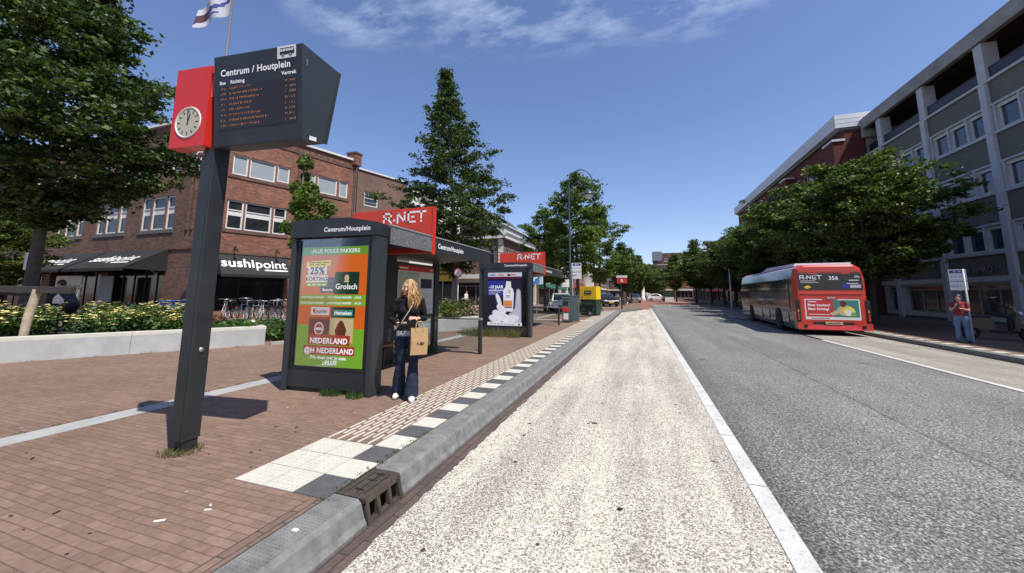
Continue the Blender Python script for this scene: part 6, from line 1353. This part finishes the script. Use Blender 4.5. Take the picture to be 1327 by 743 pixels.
def person(label, loc, rz, J, outfit, vox=.010, group=None, scale=1., hairfn=None, name='person'):
    """J: joints in metres for a 1.65 m figure that faces local -Y"""
    root = thing(name, label, 'person', loc, rz, group, scale); sk = outfit.get('skin', 'skin'); b = MB()
    sp_ = [V3(p) for p in J['spine']]        # pelvis, waist, chest, neck base
    b.tube([sp_[0]-(sp_[1]-sp_[0]).normalized()*.06, sp_[0], sp_[1], sp_[2], sp_[3]], [.10, .145, .115, .145, .055], sk, 14, sq=.62, up=(0, -1, 0))
    hc = V3(J['head']); b.tube([sp_[3]-V3((0, 0, .02)), hc+V3((0, .012, -.06))], [.05, .046], sk, 10)
    HX = Matrix.Translation(hc) @ Matrix.Rotation(J.get('yaw', 0), 4, 'Z') @ Matrix.Rotation(J.get('pitch', 0), 4, 'X')
    b.ball((0, .012, .022), .073, .092, .098, sk, 18, HX); b.ball((0, -.022, -.045), .056, .066, .062, sk, 14, HX); b.ball((0, -.066, -.083), .026, .022, .022, sk, 10, HX)
    b.tube([HX @ V3((0, -.082, .02)), HX @ V3((0, -.102, -.018)), HX @ V3((0, -.088, -.027))], [.009, .014, .010], sk, 8)
    for sx in (-1, 1):
        b.ball((sx*.074, .014, -.006), .010, .022, .032, sk, 8, HX); b.ball((sx*.034, -.068, -.025), .026, .022, .024, sk, 8, HX); b.ball((sx*.030, -.080, .032), .026, .012, .009, sk, 8, HX)
    for s_ in ('L', 'R'):
        sh, el, wr = (V3(J[k+s_]) for k in ('sh', 'el', 'wr')); b.tube([sh, sh.lerp(el, .5), el, el.lerp(wr, .45), wr], [.050, .043, .036, .034, .023], sk, 10)
        hd_, pn_ = J['hd'+s_]; hand(b, wr, hd_, pn_, sk, J.get('curl', .55), -1 if s_ == 'L' else 1)
        hp_, kn, an = (V3(J[k+s_]) for k in ('hp', 'kn', 'an')); b.tube([hp_, hp_.lerp(kn, .5), kn, kn.lerp(an, .35), an], [.082, .068, .048, .046, .032], sk, 12)
        to = V3(J['to'+s_]); b.tube([an+(an-to).normalized()*.04-V3((0, 0, .04)), an.lerp(to, .5)-V3((0, 0, .01)), to], [.035, .036, .03], sk, 8)
    body = remeshed(b, 'body', vox, root, 3, sk)
    e = MB()
    for sx in (-1, 1): e.ball((sx*.030, -.082, .014), .0105, .008, .0065, 'eye', 8, HX); e.ball((sx*.030, -.0885, .014), .0045, .003, .0045, 'iris', 8, HX); e.box(sx*.030-.016, sx*.030+.016, -.094, -.088, .032, .037, outfit['hair'], HX)
    e.build('eyes', root); e = MB(); e.ball((0, -.086, -.053), .021, .007, .0075, 'lip', 8, HX); e.build('mouth', root)
    # clothes: welded garments a little larger than the body
    t = MB(); k = outfit['top']; ex = outfit.get('bulk', .012)
    t.tube([sp_[0]+(sp_[1]-sp_[0])*outfit.get('hem', .15), sp_[1], sp_[2], sp_[2].lerp(sp_[3], .72), sp_[3]], [.152+ex, .122+ex, .150+ex, .120+ex, .060+ex*.4], k, 16, sq=.66, up=(0, -1, 0))
    if outfit.get('bust'): 
        for sx in (-1, 1): t.ball(tuple(sp_[2].lerp(sp_[1], .18)+V3((sx*.065, -.075, 0))), .06, .05, .06, k, 10)
    for s_ in ('L', 'R'):
        sh, el, wr = (V3(J[q+s_]) for q in ('sh', 'el', 'wr')); sl = outfit.get('sleeve', 1.)
        P = [sp_[3].lerp(sh, .45)-V3((0, 0, .02)), sh, sh.lerp(el, .5), el] if sl < .8 else [sp_[3].lerp(sh, .45)-V3((0, 0, .02)), sh, sh.lerp(el, .5), el, el.lerp(wr, .5), wr-(wr-el)*.04]
        if sl < .8: P[-1] = sh.lerp(el, sl)
        t.tube(P, [.055, .060, .053, .050, .044, .038][:len(P)], k, 12)
    remeshed(t, 'top', max(.008, vox), root, 3, k, .022)
    t = MB(); k = outfit['legs']; fl_ = outfit.get('flare', 0)
    t.tube([sp_[0].lerp(sp_[1], .45), sp_[0], sp_[0]-(sp_[1]-sp_[0]).normalized()*.09], [.138, .160, .135], k, 16, sq=.68, up=(0, -1, 0))
    for s_ in ('L', 'R'):
        hp_, kn, an = (V3(J[q+s_]) for q in ('hp', 'kn', 'an')); t.tube([hp_, hp_.lerp(kn, .45), kn, kn.lerp(an, .5), an-V3((0, 0, .035))], [.095, .085, .064, .062+fl_*.55, .052+fl_], k, 14)
    remeshed(t, 'trousers', max(.008, vox), root, 3, k, .018)
    for s_ in ('L', 'R'):
        an, to = V3(J['an'+s_]), V3(J['to'+s_]); t = MB(); t.tube([an+(an-to).normalized()*.045-V3((0, 0, .045)), an.lerp(to, .3)-V3((0, 0, .03)), an.lerp(to, .75)-V3((0, 0, .005)), to+(to-an).normalized()*.03], [.040, .045, .046, .026], outfit['shoe'], 10, sq=.85); remeshed(t, 'shoe', .008, root, 2)
    if hairfn: hairfn(root, HX, outfit['hair'])
    else:
        h = MB(); h.ball((0, .022, .035), .082, .098, .100, outfit['hair'], 14, HX); h.v = [v for v in h.v]; 
        inv = HX.inverted(); h.v = [tuple(HX @ V3((q.x, max(q.y, -.07+.35*max(0, .06-q.z)) if q.z < .085 else q.y, q.z))) for q in (inv @ V3(v) for v in h.v)]
        h.build('hair', root)
    return root
def long_hair(root, HX, key):
    r2 = random.Random(8); h = MB(); h.ball((0, .022, .032), .080, .096, .099, key, 16, HX)
    inv = HX.inverted(); h.v = [tuple(HX @ V3((q.x, max(q.y, -.062+.5*max(0, .07-q.z)) if q.z < .09 else q.y, q.z))) for q in (inv @ V3(v) for v in h.v)]
    Wd = lambda q: HX @ V3(q)
    for i in range(300):
        a = r2.uniform(-2.25, 2.25)+PI/2; e = r2.uniform(.2, 1.0); rr_ = .078+.006*r2.random()
        # root on the scalp, then over the side and down over the shoulders
        p0 = (rr_*math.cos(a)*math.sin(e*1.2), .018+.092*math.sin(a)*math.sin(e*1.2), .030+.100*math.cos(e*1.2))
        out = V3((math.cos(a), math.sin(a), 0)); ln_ = r2.uniform(.13, .27); wv = r2.uniform(-.03, .03); k1 = r2.uniform(.090, .125)
        p1 = (out.x*k1*.93, .02+out.y*k1*.98, -.035+r2.uniform(-.02, .02)); w0 = Wd(p1); dn = V3((out.x, out.y, 0)); dn = (HX.to_3x3() @ dn)
        ps = [Wd(p0), Wd(((p0[0]+p1[0])*.54, .02+(p0[1]+p1[1]-.04)*.54, .055)), w0]
        for k_ in range(1, 4): ps.append(w0+V3((0, 0, -ln_*k_/3))+dn*(.030*math.sin(k_*1.1+wv*40)+.006*k_)+V3((wv*math.sin(k_*2.), 0, 0)))
        w_ = r2.uniform(.004, .0075); h.tube(ps, [w_*.9, w_, w_, w_*1.0, w_*.9, w_*.25], key, 5, caps=False)
    h.build('hair', root)
# --- the woman at the shelter
x0, y0 = G(525, 517)
W1 = dict(spine=[(0, .0, .90), (.0, -.01, 1.06), (0, .01, 1.24), (.0, .02, 1.40)], head=(-.01, -.012, 1.535), yaw=R(-52), pitch=R(2),
          shL=(.175, .02, 1.345), elL=(.225, .03, 1.09), wrL=(.145, -.19, 1.115), hdL=((-.72, -.40, .10), (-.2, .3, -.9)),
          shR=(-.175, .02, 1.345), elR=(-.235, .03, 1.09), wrR=(-.120, -.185, 1.045), hdR=((.62, -.55, -.05), (.1, .2, .9)),
          hpL=(.088, .0, .86), knL=(.095, -.05, .47), anL=(.085, -.10, .085), toL=(.10, -.235, .035),
          hpR=(-.088, .01, .86), knR=(-.085, .03, .47), anR=(-.105, .11, .085), toR=(-.14, -.02, .035), curl=.75)
ang = math.atan2(0-y0, 0-x0)+PI/2
p1 = person('blond woman in black jumper and dark flared jeans standing by the shelter', (x0, y0, KT), ang-.06, W1, dict(top='knit_black', legs='denim_dark', shoe='shoe_white', hair='hair_blond', flare=.045, bust=True, hem=.0, bulk=.014), .0052, None, .985, long_hair)
def local_to_world(root, v): return root.location+Matrix.Rotation(root.rotation_euler.z, 3, 'Z') @ (V3(v)*root.scale.x)
hm = MB(); hm.tube([(0, 0, .865), (0, 0, .935)], [.171, .166], 'hem_grey', 18, sq=.68, up=(0, -1, 0)); hm.build('shirt_hem', p1)
bagp = local_to_world(p1, (.165, -.215, .63)); bag = thing('shopping_bag', 'brown paper shopping bag hanging from the blond woman\'s arm', 'paper bag', bagp, ang+.12)
b = MB(); bw, bd, bh = .110, .05, .35
def bagring(z, g): return [(-bw, -bd, z), (bw, -bd, z), (bw, bd*g, z), (-bw, bd*g, z)]
r0, r1, r2_ = bagring(0, 1), bagring(bh*.5, .9), bagring(bh, .8)
for a, c in ((r0, r1), (r1, r2_)):
    for i in range(4): b.quad(a[i], a[(i+1) % 4], c[(i+1) % 4], c[i], 'kraft')
b.add(r0, [(3, 2, 1, 0)], 'kraft'); b.v = [(x+.006*math.sin(z*17+y*20), y+.006*math.sin(x*30+z*11), z) for x, y, z in b.v]; bo = b.build('paper_body', bag)
sm_ = bo.modifiers.new('thick', 'SOLIDIFY'); sm_.thickness = .002
b = MB(); 
for yy in (-bd-.004, bd*.8+.004): b.tube([(-.05, yy, bh-.04), (-.048, yy*.8, bh+.03), (-.03, yy*.3, bh+.085), (.03, yy*.3, bh+.085), (.048, yy*.8, bh+.03), (.05, yy, bh-.04)], .0055, 'kraft', 6)
b.build('handle', bag)
b = MB(); X = tM(.015, -bd-.0075, .15); b.disc(X @ Matrix.Translation((-.032, 0, 0)), .014, 'leather_black', 14); b.disc(X @ Matrix.Translation((-.026, .004, .0012)), .009, 'kraft', 12); b.box(-.01, .05, 0, .012, 0, .001, 'leather_black', X); b.box(-.01, .042, -.02, -.01, 0, .001, 'leather_black', X); b.build('print', bag)
ph = thing('mobile_phone', 'black phone held low in the blond woman\'s right hand', 'phone', local_to_world(p1, (-.045, -.255, 1.045)), ang+.5); b = MB(); b.box(-.075, .075, -.038, .038, -.004, .005, 'black_gloss'); po = b.build('case', ph, bev=.004); b = MB(); b.box(-.07, .07, -.034, .034, .0052, .006, 'window_glass'); b.build('screen', ph); ph.rotation_euler.x = R(15)
hb = thing('handbag', 'small black handbag at the blond woman\'s right hip with pale cord', 'handbag', local_to_world(p1, (-.205, -.03, .80)), ang+.4); b = MB(); b.ext([(-.08, -.035, 0), (.08, -.035, 0), (.075, -.03, .15), (-.075, -.03, .15)], (0, .065, 0), 'leather_black'); b.build('pouch', hb, bev=.012); b = MB(); b.ext([(-.078, -.036, .155), (.078, -.036, .155), (.06, -.04, .07), (-.06, -.04, .07)], (0, -.004, 0), 'leather_black'); b.build('flap', hb)
inv = hb.matrix_world
def W2L(root, p): return Matrix.Rotation(-root.rotation_euler.z, 3, 'Z') @ (p-root.location)
cp = [W2L(hb, local_to_world(p1, q)) for q in ((.09, .03, 1.415), (.085, -.105, 1.36), (.02, -.150, 1.22), (-.075, -.19, 1.06), (-.15, -.14, .98), (-.20, -.04, .93))]
b = MB(); b.tube(cp, .0052, 'strap', 6); b.build('cord', hb)
# --- woman in red at the right-hand stop
x0, y0 = G(1250, 444, .12); ang = math.atan2(-y0, -x0)+PI/2
W2 = dict(spine=[(0, 0, .90), (0, -.01, 1.06), (0, .01, 1.24), (0, .02, 1.40)], head=(0, -.01, 1.53), yaw=R(-15), pitch=R(10), shL=(.175, .02, 1.345), elL=(.21, -.04, 1.10), wrL=(.05, -.22, 1.17), hdL=((-.8, -.3, .2), (0, .2, -1)),
          shR=(-.175, .02, 1.345), elR=(-.21, -.03, 1.10), wrR=(-.10, -.22, 1.22), hdR=((.3, -.5, .6), (.2, -.3, .8)), hpL=(.09, 0, .86), knL=(.10, -.01, .47), anL=(.12, .03, .085), toL=(.15, -.11, .035), hpR=(-.09, 0, .86), knR=(-.10, -.02, .47), anR=(-.11, .02, .085), toR=(-.15, -.12, .035))
p2 = person('woman in dark red top and blue jeans at the right-hand stop sign', (x0, y0, .12), ang, W2, dict(top='top_red', legs='denim', shoe='shoe_dark', hair='hair_brown', sleeve=.6, flare=.02, bust=True), .010, None, .90)
ph2 = thing('mobile_phone', 'dark phone in the hands of the woman in red', 'phone', local_to_world(p2, (-.04, -.29, 1.235)), ang); b = MB(); b.box(-.036, .036, -.005, .004, -.07, .07, 'black_gloss'); b.build('case', ph2, bev=.004); b = MB(); b.box(-.032, .032, .0042, .005, -.064, .064, 'window_glass'); b.build('screen', ph2); ph2.rotation_euler.x = R(-35)
# --- rider on the right-hand scooter
SIT = dict(spine=[(0, .12, .88), (0, .14, 1.04), (0, .08, 1.22), (0, .03, 1.38)], head=(0, -.01, 1.50), pitch=R(5), shL=(.18, .05, 1.32), elL=(.25, -.10, 1.12), wrL=(.27, -.28, 1.08), hdL=((0, -1, -.1), (0, 0, -1)), shR=(-.18, .05, 1.32), elR=(-.25, -.10, 1.12), wrR=(-.27, -.28, 1.08), hdR=((0, -1, -.1), (0, 0, -1)),
           hpL=(.09, .12, .88), knL=(.15, -.28, .78), anL=(.12, -.26, .38), toL=(.13, -.40, .34), hpR=(-.09, .12, .88), knR=(-.15, -.28, .78), anR=(-.12, -.26, .38), toR=(-.13, -.40, .34), curl=.9)
def helmet(root, HX, key):
    h = MB(); h.ball((0, .015, .035), .118, .135, .125, 'jacket_black', 16, HX); h.build('helmet', root); h = MB(); h.ball((0, -.012, .015), .100, .118, .062, 'window_glass', 14, HX); h.build('visor', root)
sx_, sy_ = sc1.location.x, sc1.location.y
person('rider in black with dark helmet sitting on the right-hand scooter', (sx_, sy_, .12), sc1.rotation_euler.z, SIT, dict(top='jacket_black', legs='jacket_black', shoe='shoe_dark', hair='hair_dark', bulk=.03), .011, None, 1., helmet)
# --- cyclist leaning over behind the flowers
cx_, cy_ = DD(84, 17.6); cang = R(-62)
CYB = dup(BK, (cx_, cy_, KT), cang, 'bicycle pushed along by the leaning cyclist behind the yellow flowers', 'bicycles parked around the square'); CYB['group'] = 'bicycle with the cyclist'
CYC = dict(spine=[(0, .24, .97), (0, .18, 1.12), (0, .06, 1.29), (0, -.04, 1.42)], head=(0, -.12, 1.54), pitch=R(12), shL=(.17, -.0, 1.37), elL=(.24, -.14, 1.16), wrL=(.26, -.16, 1.03), hdL=((0, -1, -.4), (0, 0, -1)), shR=(-.17, -.0, 1.37), elR=(-.24, -.14, 1.16), wrR=(-.26, -.16, 1.03), hdR=((0, -1, -.4), (0, 0, -1)),
           hpL=(.08, .22, .95), knL=(.10, -.06, .68), anL=(.12, .03, .27), toL=(.13, -.1, .22), hpR=(-.08, .22, .95), knR=(-.11, .02, .55), anR=(-.12, .08, .16), toR=(-.13, -.05, .13), curl=.9)
person('cyclist in a dark jacket leaning on a bicycle behind the flower bed', (cx_, cy_, KT), cang, CYC, dict(top='jacket_grey', legs='jacket_black', shoe='shoe_dark', hair='hair_brown', bulk=.02), .011, None, 1.08)
# --- far walkers
STAND = dict(W2, yaw=0, pitch=0, elL=(.21, .02, 1.08), wrL=(.22, -.06, .85), hdL=((0, -.1, -1), (-1, 0, 0)), elR=(-.21, .02, 1.08), wrR=(-.22, -.06, .85), hdR=((0, -.1, -1), (1, 0, 0)), knL=(.10, -.12, .48), anL=(.10, -.16, .10), toL=(.11, -.30, .05), anR=(-.10, .20, .12), knR=(-.10, .04, .48), toR=(-.11, .08, .05))
for (u, v, rz_, top, legs, lb, hr) in [(604, 402, 1.4, 'white_shirt', 'jacket_black', 'person in a white shirt behind the shelter end rail', 'hair_dark'), (724, 397.5, .4, 'jacket_black', 'denim_dark', 'person in dark clothes under the green awning', 'hair_dark'), (709, 399, -.9, 'grey_top', 'denim', 'person in grey beside the white-framed bicycle at the green awning', 'hair_brown'), (781, 394.5, 2.6, 'jacket_black', 'jacket_grey', 'person in black beside the dark blue car', 'hair_dark'),
                                   (801, 393.5, .2, 'white_shirt', 'denim', 'person in a white shirt near the red stop pillar', 'hair_brown'), (817, 391.5, 1.0, 'top_red', 'jacket_black', 'person in red far along the left pavement', 'hair_dark'), (837, 389.8, .4, 'grey_top', 'jacket_black', 'person in grey crossing at the far end of the street', 'hair_dark')]:
    person(lb, (*G(u, v), KT), rz_, STAND, dict(top=top, legs=legs, shoe='shoe_dark', hair=hr, bulk=.016), .016, 'walkers far off')
